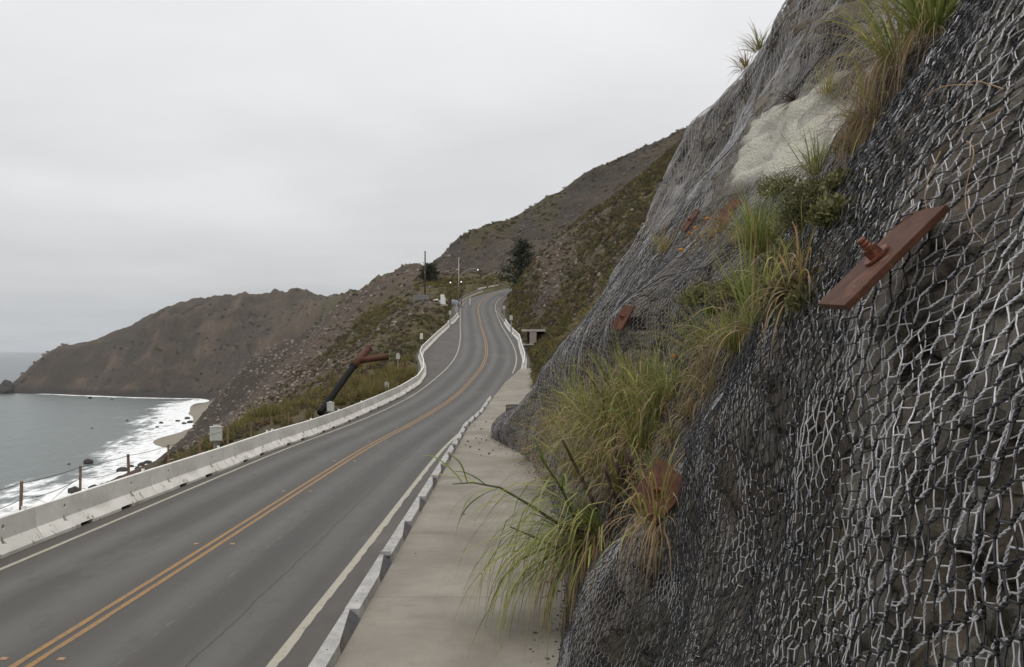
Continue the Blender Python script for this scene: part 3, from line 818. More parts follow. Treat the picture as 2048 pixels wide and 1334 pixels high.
def net(name, mat, zones, label):
    Vs, Qs, nv = [], [], 0
    for z in zones:
        V, Q = net_zone(*z); Vs.append(V); Qs.append(Q + nv); nv += len(V)
    me = mesh_from(name, np.concatenate(Vs), np.concatenate(Qs), True)
    o = link(name, me, mat)
    return tag(o, label, 'netting', None, None)

b = NB('black_coated_wire'); n1 = b.noise(b.pos(), 14, 4)
b.col(b.mix(b.mr(n1, .3, .7), (.010, .010, .011), (.03, .029, .030))); b.rough(.42, .45); MATS['wire_black'] = b.m
b = NB('galvanised_wire'); n1 = b.noise(b.pos(), 2.4, 6, .65); n2 = b.noise(b.pos(), 60, 3, .6)
c_ = b.mix(b.mr(n1, .35, .65), (.40, .385, .385), (.76, .735, .735))
c_ = b.mix(b.mr(n2, .55, .7, 0, .75), c_, (.13, .12, .11))
b.col(c_); b.rough(.55, .5); b.bsdf.inputs['Metallic'].default_value = .15; MATS['wire_grey'] = b.m
#        y0   y1   ztop  D    pitch twist  r     off   rot  seed sides helix jitter
black_net = net('wire_net', MATS['wire_black'],
    [(1.2, 6.6, 9, .118, .096, .050, .0032, .065, .50, 3, 4, True, .34),
     (6.6, 19, 7.5, .125, .098, .050, .0034, .055, .25, 3, 3, False, .4),
     (3.6, 9.5, 9, .124, .100, .052, .0027, .040, .70, 33, 3, False, .5),
     (19, 45, 8.0, .26, .20, .09, .0055, .07, .15, 3, 3, False, .5)],
    'black coated hexagonal wire netting, outermost layer over the rock slope')
b = NB('weathered_galvanised_wire'); n1 = b.noise(b.pos(), 1.2, 6, .65)
b.col(b.mix(b.mr(n1, .35, .65), (.22, .215, .215), (.47, .46, .46))); b.rough(.55, .5); b.bsdf.inputs['Metallic'].default_value = .15; MATS['wire_grey_far'] = b.m
net('wire_net', MATS['wire_grey'],
    [(1.2, 6.6, 9, .116, .094, .048, .0026, .028, .40, 13, 4, True, .38, .3)],
    'bright galvanised wire netting under the black layer around the large rusty plate')
net('wire_net', MATS['wire_grey_far'],
    [(6.6, 19, 13, .108, .086, .044, .0032, .022, .12, 13, 3, False, .5, .3),
     (19, 45, 17.5, .18, .14, .065, .0066, .035, .06, 13, 3, False, .6)],
    'dull grey wire netting covering the far folded slope and its pale bank')
net('wire_net', MATS['wire_grey'],
    [(1.1, 3.4, 8, .150, .118, .056, .0024, -.004, .28, 23, 3, True, .5)],
    'innermost grey wire netting against the dark rock near the big rusty plate')

def slope_hit(px, py, dmin=1.3, dmax=46):
    d = np.exp(np.linspace(math.log(dmin), math.log(dmax), 500))
    z = CAM_H + (HY - py) / F_PX * d; x = (px - CX) / F_PX * d
    g = slope_x(d, z) - x
    s = np.where((g[:-1] > 0) & (g[1:] <= 0))[0]
    i = s[0] if len(s) else int(np.argmin(np.abs(g)))
    p = np.array((x[i], d[i], z[i])); n = slope_n(np.array([d[i]]), np.array([z[i]]))[0]
    return p, n

# seam cables lacing the sheets together
cab = [[(1588, 20), (1530, 120), (1470, 210), (1420, 300), (1390, 380)], [(1470, 300), (1425, 345), (1378, 385), (1352, 450), (1300, 520), (1262, 556)],
       [(1700, 60), (1600, 180), (1520, 240)], [(1500, 480), (1420, 540), (1330, 560), (1268, 600)], [(1640, 395), (1560, 430), (1500, 480)]]
for c in cab:
    pts = []
    for (x0, y0), (x1, y1) in zip(c[:-1], c[1:]):
        for t in np.linspace(0, 1, 7)[:-1]:
            p, n = slope_hit(x0 + (x1 - x0) * t, y0 + (y1 - y0) * t); pts.append(p + n * .085)
    MB().tube(pts, .011, 5).build('seam_cable', MATS['wire_black'], black_net, True)

# rust-red anchor plates
b = NB('rusted_steel'); v = b.coord(); n1 = b.noise(v, 7, 6, .65); n2 = b.noise(v, 40, 5, .65)
c_ = b.mix(b.mr(n1, .35, .7), (.060, .024, .013), (.115, .044, .022)); c_ = b.mix(b.mr(n2, .50, .66, 0, .75), c_, (.036, .015, .010)); c_ = b.mix(b.mr(b.noise(v, 3.5, 6, .7), .55, .66, 0, .6), c_, (.17, .072, .032))
c_ = b.mix(b.mr(b.noise(v, 18, 3, .5), .70, .74), c_, (.20, .13, .09))
b.col(c_); b.rough(.72, .3); b.bump(n2, .35, .004); MATS['rust'] = b.m
b = NB('dark_rusted_bolt'); n1 = b.noise(b.coord(), 30, 5, .6)
b.col(b.mix(b.mr(n1, .4, .65), (.055, .014, .007), (.20, .058, .018))); b.rough(.55, .4); b.bump(n1, .5, .004); MATS['bolt'] = b.m
PANG = -.42
def plate(px, py, w, h, ang, label, lift=.09, tilt=(0, 0), bolt_off=0.0, nrm=None):
    p, n = slope_hit(px, py)
    # smooth normal over the plate
    n = Vector(n if nrm is None else nrm).normalized()
    up = Vector((0, 0, 1)); up = (up - n * up.dot(n)).normalized(); side = up.cross(n).normalized()
    M = Matrix((side, up, n)).transposed().to_4x4() @ Matrix.Rotation(ang, 4, 'Z') @ Matrix.Rotation(tilt[0], 4, 'X') @ Matrix.Rotation(tilt[1], 4, 'Y')
    t = empty('anchor_plate', Vector(p) + n * lift); t.rotation_euler = M.to_euler()
    tag(t, label, 'anchor plate', 'rusty anchor plates on the netting')
    MB().box((0, 0, 0), (w, h, .026)).build('plate', MATS['rust'], t, False, .003)
    q = bolt_off
    MB().tube([(0, q, .017), (0, q, .026)], .052, 20).build('washer', MATS['bolt'], t)
    MB().tube([(0, q, .026), (0, q, .062)], [.033, .031], 6).build('nut', MATS['bolt'], t)
    m = MB(); pts = [(0, q, z) for z in np.linspace(.02, .105, 12)]
    m.tube(pts, [.0155 if i % 2 else .0185 for i in range(12)], 10).build('bolt', MATS['bolt'], t)
    return t
plate(1822, 578, .31, .48, -.1, 'large rust red anchor plate with protruding bolt on the near black netting', .155, nrm=(-.72, -.01, .695))
plate(1254, 642, .30, .50, -.2, 'rusty anchor plate by itself on the pale smooth patch of netting', .12, nrm=(-.66, -.5, .45))
plate(1465, 430, .34, .52, -.35, 'rusty anchor plate half hidden by dry grass beside the tall pampas clump', .12, nrm=(-.6, -.5, .6))
plate(1387, 446, .22, .56, -.3, 'narrow dark rusty anchor plate in a dark fold of the netting', .10, nrm=(-.75, -.35, .5))
plate(1345, 1010, .46, .54, -.5, 'rusty anchor plate behind a small grass tuft and cut stalks', .32, nrm=(-.55, -.66, .5))
# ------------------------------------------------------------------ concrete pavement, kerb rail
def pad_z(y):
    y = np.asarray(y, float)
    return np.maximum(PAD, road_z(y) + .07)
b = NB('pavement_concrete'); v = b.pos()
n1 = b.noise(b.pos((.45, .45, .45)), 1.0, 7, .62, .4); n2 = b.noise(v, 3.2, 6, .65); n3 = b.noise(v, 60, 3, .6)
c_ = b.mix(b.mr(n1, .32, .68), (.160, .143, .118), (.275, .252, .212)); c_ = b.mix(b.mr(n2, .5, .78, 0, .55), c_, (.17, .14, .105))
c_ = b.mix(b.mr(n3, .35, .75, 0, .3), c_, (.36, .335, .29)); c_ = b.mix(b.mr(b.noise(b.pos((.35, 1.6, 1)), 1.0, 6, .7), .62, .72, 0, .5), c_, (.15, .115, .085))
c_ = b.mix(b.mr(b.vor(v, 1.3).outputs['Distance'], .0, .035, .5, 0), c_, (.06, .05, .04))
b.col(c_); b.rough(.88, .2); b.bump(b.math('ADD', n3, b.math('MULTIPLY', n2, 1.5)), .3, .01); MATS['pave'] = b.m
pav = empty('pavement', (0, 10, 0)); tag(pav, kind='structure')
SJ = [2.5, 14.6, 25.5, 35.2, 44.2, 49.5, 56, 63, 70.5, 78, 88.5]
for a, c in zip(SJ[:-1], SJ[1:]):
    yv = np.linspace(a + .006, c - .006, max(2, int((c - a) / 1.2) + 1)); V = []; Fq = []
    for i, y in enumerate(yv):
        l = -2.405 if y < 47 else float(np.interp(y, [47, 66, 78, 84, 92], [-2.405, -1.62, -.62, .3, 1.4])); r = max(float(xr(y)) + .35, l + .4); z = float(pad_z(y))
        V += [(l, y, z), (r, y, z), (l, y, z - .3), (r, y, z - .3)]
        if i:
            k = 4 * i; Fq += [(k - 4, k - 3, k + 1, k), (k - 2, k - 4, k, k + 2), (k - 3, k - 1, k + 3, k + 1)]
    Fq += [(2, 3, 1, 0), (4 * len(yv) - 4, 4 * len(yv) - 3, 4 * len(yv) - 1, 4 * len(yv) - 2)]
    me = bpy.data.meshes.new('slab'); me.from_pydata(V, [], Fq); me.update()
    o = link('slab', me, MATS['pave']); o.parent = pav; o.location = (0, -10, 0)

b = NB('kerb_concrete'); v = b.pos(); n1 = b.noise(v, 3.5, 6, .65); n2 = b.noise(v, 30, 5, .65)
c_ = b.mix(b.mr(n1, .35, .66), (.27, .265, .25), (.44, .43, .41)); c_ = b.mix(b.mr(n2, .58, .72, 0, .65), c_, (.17, .15, .13))
b.col(c_); b.rough(.8, .25); b.bump(n2, .5, .012); MATS['kerb'] = b.m
MATS['flare'] = simple('dark_grey_flare', (.085, .083, .088), .6, .35, .25, 5, bump=.2, dirt=(.22, .19, .15))
MATS['hole'] = simple('bolt_hole_dark', (.02, .019, .018), .9, .1)
MATS['metal'] = simple('galvanised_steel', (.34, .34, .335), .45, .5, .2, 9, metal=.5, dirt=(.2, .16, .12))
RJ = [2.2, 6.0, 9.9, 13.38, 17.0, 20.3, 23.6, 27.3, 30.4, 33.8, 36.4, 39.2, 42.0, 45.2, 48.6, 52.2, 56, 60, 64, 67.5]
for i, (a, c) in enumerate(zip(RJ[:-1], RJ[1:])):
    rx = lambda y: -2.515 if y < 47 else float(np.interp(y, [47, 66, 78], [-2.515, -1.73, -.7]))
    yc = (a + c) / 2
    z0 = float(pad_z(yc)); lo = float(road_z(yc)) - .05
    top = z0 + (.165 if yc < 46 else float(np.interp(yc, [46, 66], [.17, .10])))
    t = empty('kerb_rail', (rx(yc), yc, lo)); 
    tag(t, 'thin half sunk kerb rail piece with dark flare opposite the timber log' if yc > 47 else 'kerb rail piece with a raised bracket at its joint and dark flare' if i in (3, 6, 9) else 'low pale concrete kerb rail piece with dark tapered flare and plain joint', 'kerb rail', 'kerb rail pieces between road and pavement')
    dx = (rx(c) - rx(a)); L = c - a - .015; zc = (float(road_z(c)) - float(road_z(a))) if yc > 50 else 0
    dzs = zc / (c - a); w = .23
    jx = random.uniform(-.008, .008); jz = random.uniform(-.008, .012)
    fl = min(1.55, L * .5); h = top - lo; ph = z0 - lo
    secs = [(-L / 2, 0.0)] + [(L / 2 - fl + fl * k / 6, k / 6) for k in range(7)]
    V = []; Fq = []; FV = []; FF = []
    for k, (y, s) in enumerate(secs):
        xo = dx * y / L + jx; zz_ = y * dzs
        tr_ = w / 2 - w * .68 * s; br_ = w / 2 + .018
        V += [(xo - w / 2 - .012, y, zz_), (xo + br_, y, zz_), (xo + br_, y, zz_ + min(ph + .012, h) if s > 0 else zz_ + ph + .012), (xo + tr_, y, zz_ + h + jz), (xo - w / 2, y, zz_ + h + jz)]
        if k:
            q = 5 * k
            for j in range(5): Fq.append((q - 5 + j, q - 5 + (j + 1) % 5, q + (j + 1) % 5, q + j))
        if k >= 1:                                            # dark scooped face laid just clear of the slant
            for t_ in range(5):
                u = t_ / 4; cv_ = -.018 * math.sin(u * math.pi) * s
                FV.append((xo + br_ + (tr_ - br_) * u + .004 + cv_ * 0, y, zz_ + ph + .012 + (h + jz - ph - .012) * u + .004 + cv_ * 0))
            if k >= 2:
                q = 5 * (k - 1)
                FF += [(q - 5 + j, q - 4 + j, q + 1 + j, q + j) for j in range(4)]
    n5 = 5 * (len(secs) - 1)
    Fq += [(4, 3, 2, 1, 0), tuple(n5 + j for j in range(5))]
    MB().add(V, [tuple(reversed(f)) for f in Fq]).build('beam', MATS['kerb'], t, False, .004)
    MB().add(FV, [tuple(reversed(f)) for f in FF]).build('flare', MATS['flare'], t)
    if yc < 40:
        for q in (-L * .38, -L * .22, -L * .02):
            MB().tube([(jx + dx * q / L, q, top - lo - .004 + jz), (jx + dx * q / L, q, top - lo + .003 + jz)], .014, 8).build('bolt_hole', MATS['hole'], t)
    if i in (3, 6, 9):
        MB().box((jx, L / 2 - .03, top - lo + .02), (.20, .05, .09)).build('joint_bracket', MATS['kerb'], t, False, .004)

# ------------------------------------------------------------------ concrete safety barriers
b = NB('barrier_concrete'); v = b.coord(); n1 = b.noise(v, 1.3, 6, .62); n2 = b.noise(v, 9, 6, .7); n3 = b.noise(b.coord('Object', (4, .8, .8)), 1.0, 6, .6)
inf = b.n('ShaderNodeObjectInfo')
c_ = b.mix(b.mr(n1, .3, .7), (.64, .625, .575), (.82, .80, .75))
c_ = b.mix(b.mr(inf.outputs['Random'], 0, 1, 0, .35), c_, (.44, .425, .385))
sepz = b.n('ShaderNodeSeparateXYZ'); b.l(b.coord(), sepz.inputs[0])
scuff = b.math('MULTIPLY', b.mr(n2, .48, .58), b.mr(sepz.outputs[2], .22, .5, 1, 0))
offn = b.n('ShaderNodeVectorMath', operation='ADD'); b.l(v, offn.inputs[0]); b.l(inf.outputs['Random'], offn.inputs[1])
patch = b.mr(b.noise(offn.outputs[0], 1.7, 5, .6), .53, .60)
c_ = b.mix(b.math('MULTIPLY', scuff, patch), c_, (.24, .20, .15))
c_ = b.mix(b.math('MULTIPLY', b.mr(n3, .52, .72), .38), c_, (.34, .32, .28))
c_ = b.mix(b.math('MULTIPLY', b.mr(n2, .64, .72), .4), c_, (.22, .19, .16))
b.col(c_); b.rough(.82, .25); b.bump(n2, .25, .008); MATS['barrier'] = b.m
b = NB('old_barrier_concrete'); v = b.coord(); n1 = b.noise(v, 2.3, 6, .65)
b.col(b.mix(b.mr(n1, .4, .62), (.14, .115, .09), (.40, .375, .33))); b.rough(.9, .2); b.bump(n1, .4, .02); MATS['barrier_old'] = b.m

PROF = [(0, 0), (.03, .0), (.03, .075), (.21, .33), (.245, .80), (.255, .812), (.345, .812), (.355, .80), (.39, .33), (.57, .075), (.57, 0)]   # road face towards +x after mirroring
def barrier_mesh(L, holes=True):
    prof = [(.60 - a, c) for a, c in PROF[1:]]      # road side at x=.57
    m = MB(); n = len(prof); V = []
    for y in (-L / 2, -L / 2 + .02, L / 2 - .02, L / 2):
        e = .012 if abs(abs(y) - L / 2) < 1e-6 else 0
        cx_ = .3
        V += [(cx_ + (a - cx_) * (1 - e * 2), y, c_ * (1 - e * .6)) for a, c_ in prof]
    Fq = []
    for s in range(3):
        for k in range(n):
            k2 = (k + 1) % n
            Fq.append((s * n + k, s * n + k2, (s + 1) * n + k2, (s + 1) * n + k))
    Fq.append(tuple(range(n - 1, -1, -1))); Fq.append(tuple(range(3 * n, 4 * n)))
    me = bpy.data.meshes.new('concrete_barrier'); me.from_pydata(V, [], Fq); me.update()
    bm = bmesh.new(); bm.from_mesh(me); bmesh.ops.recalc_face_normals(bm, faces=bm.faces); bm.to_mesh(me); bm.free()
    if holes:
        tmp = bpy.data.objects.new('tmp', me); C.objects.link(tmp)
        cut = MB()
        for s in (-1, 1):
            y = s * (L / 2 - 1.25)
            cut.tube([(.30, y, .60), (.60, y, .60)], .055, 10)
            yb = y - .06
            V = [(.30, yb - .10, .23), (.30, yb + .06, .23), (.30, yb - .02, .43), (.60, yb - .10, .23), (.60, yb + .06, .23), (.60, yb - .02, .43)]
            cut.add(V, [(0, 1, 2), (5, 4, 3), (0, 3, 4, 1), (1, 4, 5, 2), (2, 5, 3, 0)])
            ys = s * (L / 2 - 1.95)
            cut.box((.3, ys, .03), (1.0, .62, .115))
        cme = cut.mesh('cut')
        bm = bmesh.new(); bm.from_mesh(cme); bmesh.ops.recalc_face_normals(bm, faces=bm.faces); bm.to_mesh(cme); bm.free()
        co = bpy.data.objects.new('cut', cme); C.objects.link(co)
        md = tmp.modifiers.new('b', 'BOOLEAN'); md.operation = 'DIFFERENCE'; md.object = co; md.solver = 'EXACT'
        dg = bpy.context.evaluated_depsgraph_get()
        me2 = bpy.data.meshes.new_from_object(tmp.evaluated_get(dg))
        bpy.data.objects.remove(tmp); bpy.data.objects.remove(co); bpy.data.meshes.remove(cme)
        me2.name = 'concrete_barrier'; me = me2
    return me
KR = barrier_mesh(6.07); KR.materials.clear(); KR.materials.append(MATS['barrier'])
KS = barrier_mesh(3.0, False); KS.materials.append(MATS['barrier'])
KO = barrier_mesh(3.0, False); KO.materials.append(MATS['barrier_old'])
MATS['white'] = simple('white_plastic', (.74, .74, .72), .5, .4, .08)
refl = MB().box((0, 0, .045), (.10, .02, .09)).mesh('reflector', False, .004); refl.materials.append(MATS['white'])
def barrier(p, q, me, L, side=1, label='', group='', reflector=False):
    """barrier whose road-side foot runs from p to q (world points)"""
    p, q = Vector(p), Vector(q); d = q - p; ln = d.length
    y = d.normalized(); x = Vector((y.y, -y.x, 0)).normalized() * side
    z = x.cross(y) if side > 0 else y.cross(x)
    if side < 0: y = -y                                           # keep a right-handed frame
    z = x.cross(y).normalized()
    R = Matrix((x, y, z)).transposed()
    o = link('concrete_barrier', me)
    o.matrix_world = Matrix.Translation((p + q) / 2 - x * .57) @ R.to_4x4() @ Matrix.Diagonal((1, ln / L * .996, 1, 1))
    tag(o, label, 'barrier', group)
    if reflector:
        r = link('reflector', refl, None, o, (.3, random.choice((-1, 1)) * (L / 2 - .35), .81))
    return o
def walk(poly, step, start_y):
    """points every `step` metres along a plan polyline, starting at start_y"""
    pl = [np.array((x, y)) for x, y in poly]
    out = []; pos = None
    cum = np.concatenate([[0], np.cumsum([np.linalg.norm(b_ - a_) for a_, b_ in zip(pl[:-1], pl[1:])])])
    s0 = np.interp(start_y, [p[1] for p in pl], cum)
    s = s0
    while s <= cum[-1]:
        out.append((np.interp(s, cum, [p[0] for p in pl]), np.interp(s, cum, [p[1] for p in pl]))); s += step
    return out
gz = lambda p: (p[0], p[1], float(road_z(p[1])))
yA = LB[2, 1]                                                  # a joint stands here in the photo
nearL = [tuple(r) for r in LB if r[1] < 78]
pts = walk(nearL, 6.1, yA - 12.2)
GB = 'concrete barriers along the seaward edge of the road'
for i, (p, q) in enumerate(zip(pts[:-1], pts[1:])):
    lb = 'scuffed pale concrete barrier with drain pockets lining the straight seaward shoulder'
    for yc_, w_ in ((44, 'before the large grey instrument cabinet'), (55, 'before the cabinet at the drain pipe'), (68, 'before the white box in tall grass')):
        if p[1] <= yc_ < q[1]: lb = 'scuffed pale concrete barrier with drain pockets ' + w_
    if q[1] < 36: lb = 'scuffed pale concrete barrier with only sea and fence posts behind it'
    barrier(gz(p), gz(q), KR, 6.07, 1, lb, GB, True)
last = pts[-1]
rest = [last] + [tuple(r) for r in LB if r[1] > last[1] + 1.5]
for p, q in zip(rest[:-1], rest[1:]):
    ln = math.dist(p, q); k = max(1, round(ln / 4.5))
    for j in range(k):
        a = tuple(np.array(p) + (np.array(q) - p) * j / k); c = tuple(np.array(p) + (np.array(q) - p) * (j + 1) / k)
        barrier(gz(a), gz(c), KS, 3.0, 1, 'white concrete barrier bending round the brown lay-by on the seaward side', 'barriers round the lay-by', False)
# two pieces across the end of the lay-by, then an older wall along the bend
e0 = LB[-1]; e1 = ground_hit(907.8, 646.9)[:2]; e2 = ground_hit(919, 633.5)[:2]
barrier(gz((e0[0] - .3, e0[1] + .6)), gz(e1), KS, 3.0, 1, 'short white barrier set crosswise at the upper end of the lay-by', 'barriers closing the lay-by')
barrier(gz(e1), gz(e2), KS, 3.0, 1, 'white barrier leading from the lay-by back to the edge line', 'barriers closing the lay-by')
ys_ = np.arange(float(e2[1]) + .4, 208, 3.4)
for a, c in zip(ys_[:-1], ys_[1:]):
    pa_, pc_ = road_pt(a, -4.15), road_pt(c, -4.15)
    barrier(pa_, pc_, KO, 3.0, 1, 'dark weathered barrier hugging the outside of the uphill bend', 'weathered barriers on the bend')
for a, c in zip(np.arange(208, 232, 3.2)[:-1], np.arange(208, 232, 3.2)[1:]):
    barrier(road_pt(a, -6.3), road_pt(c, -6.3), KS, 3.0, 1, 'pale barrier at the top of the climb where the road disappears', 'barriers at the crest')
# inland side
rb = [tuple(r) for r in RB]
for p, q in zip(rb[:-1], rb[1:]):
    ln = math.dist(p, q); k = max(1, round(ln / 4.0))
    for j in range(k):
        a = np.array(p) + (np.array(q) - p) * j / k; c = np.array(p) + (np.array(q) - p) * (j + 1) / k
        far_ = a[1] > 150
        barrier(gz(a), gz(c), KO if far_ else KS, 3.0, -1, ('crumbling half-buried barrier below the rocky bank inside the bend' if far_ else 'white concrete barrier below the scrub bank on the inland side'), 'crumbling barriers inland' if far_ else 'white barriers inland')

# ------------------------------------------------------------------ seaward fence
MATS['post'] = simple('rusted_fence_post', (.20, .125, .085), .85, .2, .35, 8, bump=.3, dirt=(.30, .24, .19), dscale=5)
MATS['fwire'] = simple('fence_wire', (.10, .075, .06), .6, .4, .2)
fence = empty('wire_fence', (-13, 18, -.2)); tag(fence, 'wire fence of thin rusty posts beyond the seaward barrier', 'fence')
tops = [(-90, 998), (40, 963), (160, 932), (258, 908), (336.5, 889), (399, 872), (455.5, 857), (502.5, 844), (542.5, 833.5), (577, 824.5), (609, 816.5)]
ftop = []
for i, (px, py) in enumerate(tops):
    d = 13 * F_PX / (CX - px)
    p = P(px, py, d); g = float(terrain_z(np.array([p[0]]), np.array([d]))[0])
    lean = random.uniform(-.03, .03)
    m = MB().box((0, 0, (p[2] - g) / 2 - .15), (.075, .075, p[2] - g + .3))
    o = m.build('post', MATS['post'], fence, False, .006); o.location = (p[0] + 13, d - 18, g + .2); o.rotation_euler = (random.uniform(-.02, .02), lean, random.uniform(0, 1))
    ftop.append((p, g))
for hgt, r in ((.96, .011), (.62, .010), (.30, .009)):
    for (p, g), (q, g2) in zip(ftop[:-1], ftop[1:]):
        A, B = Vector((p[0], p[1], g + (p[2] - g) * hgt)), Vector((q[0], q[1], g2 + (q[2] - g2) * hgt))
        m = MB().tube([A.lerp(B, t) - Vector((0, 0, .22 * (1 - hgt) * t * (1 - t) * 4 + .03 * t * (1 - t) * 4)) for t in np.linspace(0, 1, 7)], r, 4)
        o = m.build('wire', MATS['fwire'], fence); o.location = (13, -18, .2)
for k in (1, 2):
    p, g = ftop[k]; A = Vector(p) - Vector((0, 0, .35)); B = Vector((p[0] + (1.5 if k == 1 else -.2), p[1] + (.2 if k == 1 else -1.3), g + .1))
    o = MB().tube([A, A.lerp(B, .5) + Vector((.1, 0, .12)), B], .006, 4).build('loose_wire', MATS['fwire'], fence); o.location = (13, -18, .2)

# ------------------------------------------------------------------ instrument cabinets
MATS['cab'] = simple('cabinet_paint', (.47, .48, .44), .55, .35, .1, 5, dirt=(.3, .27, .22), damt=.4)
def tgz(x, y): return float(terrain_z(np.array([x], float), np.array([y], float))[0])
def cabinet(px, py_base, d, w, h, post, label, rz=.35, vents=True):
    x = (px - CX) / F_PX * d; z = CAM_H + (HY - py_base) / F_PX * d
    g = min(z, tgz(x, d))
    t = empty('instrument_cabinet', (x, d, g), rz); tag(t, label, 'cabinet', 'instrument cabinets beside the road')
    z0 = z - g + post
    MB().box((0, 0, z0 / 2 - .1), (w * .36, w * .36, z0 + .2)).build('post', MATS['metal'], t)
    body = MB().box((0, 0, z0 + h / 2), (w, w * .8, h)).build('body', MATS['cab'], t, False, .008)
    MB().box((0, 0, z0 + h + .012), (w * 1.08, w * .9, .03)).build('lid', MATS['cab'], t, False, .006)
    MB().box((0, 0, z0 + h + .065), (w * .45, w * .42, .08)).build('cap', MATS['cab'], t, False, .008)
    MB().box((0, -w * .4 - .006, z0 + h * .5), (w * .86, .012, h * .9)).build('door', MATS['cab'], t, False, .003)
    if vents:
        for k in range(3):
            for s in (-.12, .12):
                MB().box((w / 2 + .003, s * w * 1.6, z0 + h * (.35 + .2 * k)), (.008, w * .16, h * .08)).build('vent', MATS['hole'], t)
    return t
cabinet(432, 905, 44, .55, .70, .62, 'large grey instrument cabinet with round cap beyond the seaward barrier', .5)
cabinet(661, 842, 55, .42, .55, .62, 'grey instrument cabinet next to the foot of the black drain pipe', .4)
cabinet(773, 797, 68, .36, .58, .65, 'white instrument box on a post beside tall green grass', .3, False)
cabinet(796, 733, 86, .34, .52, .75, 'small white instrument box on a long post above the lay-by barrier bend', .3, False)
cabinet(900, 632, 140, .36, .62, .2, 'tiny white box on the verge above the lay-by end', .3, False)
cabinet(1008.5, 622, 150, .42, .55, .3, 'upper small white box on the inland scrub bank', -.3, False)
cabinet(1022.5, 645, 125, .42, .62, .35, 'lower small white box on the inland scrub bank', -.3, False)

# road sign on two posts
x, d = (843 - CX) / F_PX * 108, 108
g = tgz(x, d); t = empty('road_sign', (x, d, g)); tag(t, 'small white road sign on two dark posts above the lay-by', 'sign')
for s in (-.12, .12): MB().box((s, 0, .85), (.06, .06, 2.0)).build('post', MATS['post'], t)
MB().box((0, -.05, 1.75), (.36, .03, .72)).build('sign_board', MATS['white'], t, False, .01)
MATS['ink'] = simple('sign_print', (.16, .16, .15), .7, .2)
for k in range(4): MB().box((0, -.068, 1.55 + .13 * k), (.24, .006, .045)).build('print_line', MATS['ink'], t)

# ------------------------------------------------------------------ drain pipe with rusty Y end
MATS['pipe_black'] = simple('black_plastic_pipe', (.010, .010, .011), .75, .15, .3, 3)
A, B, Cc, D_ = P(640, 826, 55), P(707, 732, 60), P(737, 697, 61.5), P(777, 713, 61)
t = empty('drain_pipe', A); tag(t, 'black corrugated drain pipe with rust red forked end on the seaward slope', 'pipe')
rel_ = lambda q: Vector(q) - Vector(A)
seg = [rel_(A).lerp(rel_(B), k / 60) for k in range(61)]
MB().tube(seg, [.235 if k % 2 else .215 for k in range(61)], 14).build('black_pipe', MATS['pipe_black'], t, True)
rp_ = MB().tube([rel_(A).lerp(rel_(B), .985), rel_(Cc)], .27, 18, False); r_ = rp_.build('rusty_pipe', MATS['rust'], t, True)
mid = rel_(A + (np.array(B) - A) * 1.0).lerp(rel_(Cc), .30)
br = MB().tube([mid, rel_(D_)], .235, 18, False).build('rusty_branch', MATS['rust'], t, True)
for o_, thick in ((r_, .03), (br, .03)):
    md = o_.modifiers.new('s', 'SOLIDIFY'); md.thickness = thick
dirp = (rel_(Cc) - rel_(B)).normalized()
MB().tube([rel_(Cc) - dirp * .06, rel_(Cc)], .31, 18, False).build('flange', MATS['rust'], t, True)
MB().tube([rel_(B) - dirp * .1, rel_(B) + dirp * .12], .285, 16, False).build('coupling', MATS['pipe_black'], t, True)

# ------------------------------------------------------------------ poles, signals, works yard on the crest
MATS['pole_wood'] = simple('utility_pole_wood', (.085, .062, .048), .9, .15, .3, 4, bump=.3)
def on_ground(px, d, name, label, cat, group=None, rz=0.0):
    x = (px - CX) / F_PX * d; t = empty(name, (x, d, tgz(x, d)), rz); return tag(t, label, cat, group)
def top_h(t, py): 
    d = t.location.y; return CAM_H + (HY - py) / F_PX * d - t.location.z
t = on_ground(850, 165, 'utility_pole', 'tall bare wooden pole beside the grey panel fence', 'pole')
MB().tube([(0, 0, -.5), (.02, 0, top_h(t, 502))], [.17, .12], 10).build('shaft', MATS['pole_wood'], t, True)
MB().box((0, -.16, top_h(t, 545)), (.08, .05, .3)).build('tag_plate', MATS['metal'], t)
t = on_ground(917.5, 178, 'signal_mast', 'galvanised signal mast with long curved arm over the road', 'traffic signal')
H1 = top_h(t, 515); MB().tube([(0, 0, -.4), (0, 0, H1)], [.13, .07], 10).build('shaft', MATS['metal'], t, True)
za, zb = top_h(t, 552), top_h(t, 537); sc_ = 178 / F_PX
MB().tube([(0, 0, za), (1.0, 0, za + .75), (2.1, 0, zb - .12), (3.0, 0, zb), (4.1, 0, zb)], [.06, .055, .05, .045, .04], 8).build('arm', MATS['metal'], t, True)
b = NB('signal_lens_lit'); b.col((.9, .9, .85)); b.bsdf.inputs['Emission Color'].default_value = (1, .96, .88, 1); b.bsdf.inputs['Emission Strength'].default_value = 1.3; MATS['lens'] = b.m
MATS['sig_black'] = simple('signal_black', (.012, .012, .012), .5, .4)
def head(parent, c):
    h = MB().box((0, 0, 0), (.62, .12, .62)).build('signal_head', MATS['sig_black'], parent, False, .02); h.location = c
    MB().tube([(0, -.07, -.02), (0, -.10, -.02)], .15, 14).build('lens', MATS['lens'], h)
    MB().tube([(0, -.06, -.02), (0, -.26, -.02)], .17, 14, False).build('visor', MATS['sig_black'], h)
head(t, (4.0, -.1, zb - .25))
MB().box((0, -.1, .9), (.4, .3, .6)).build('control_box', MATS['metal'], t, False, .02)
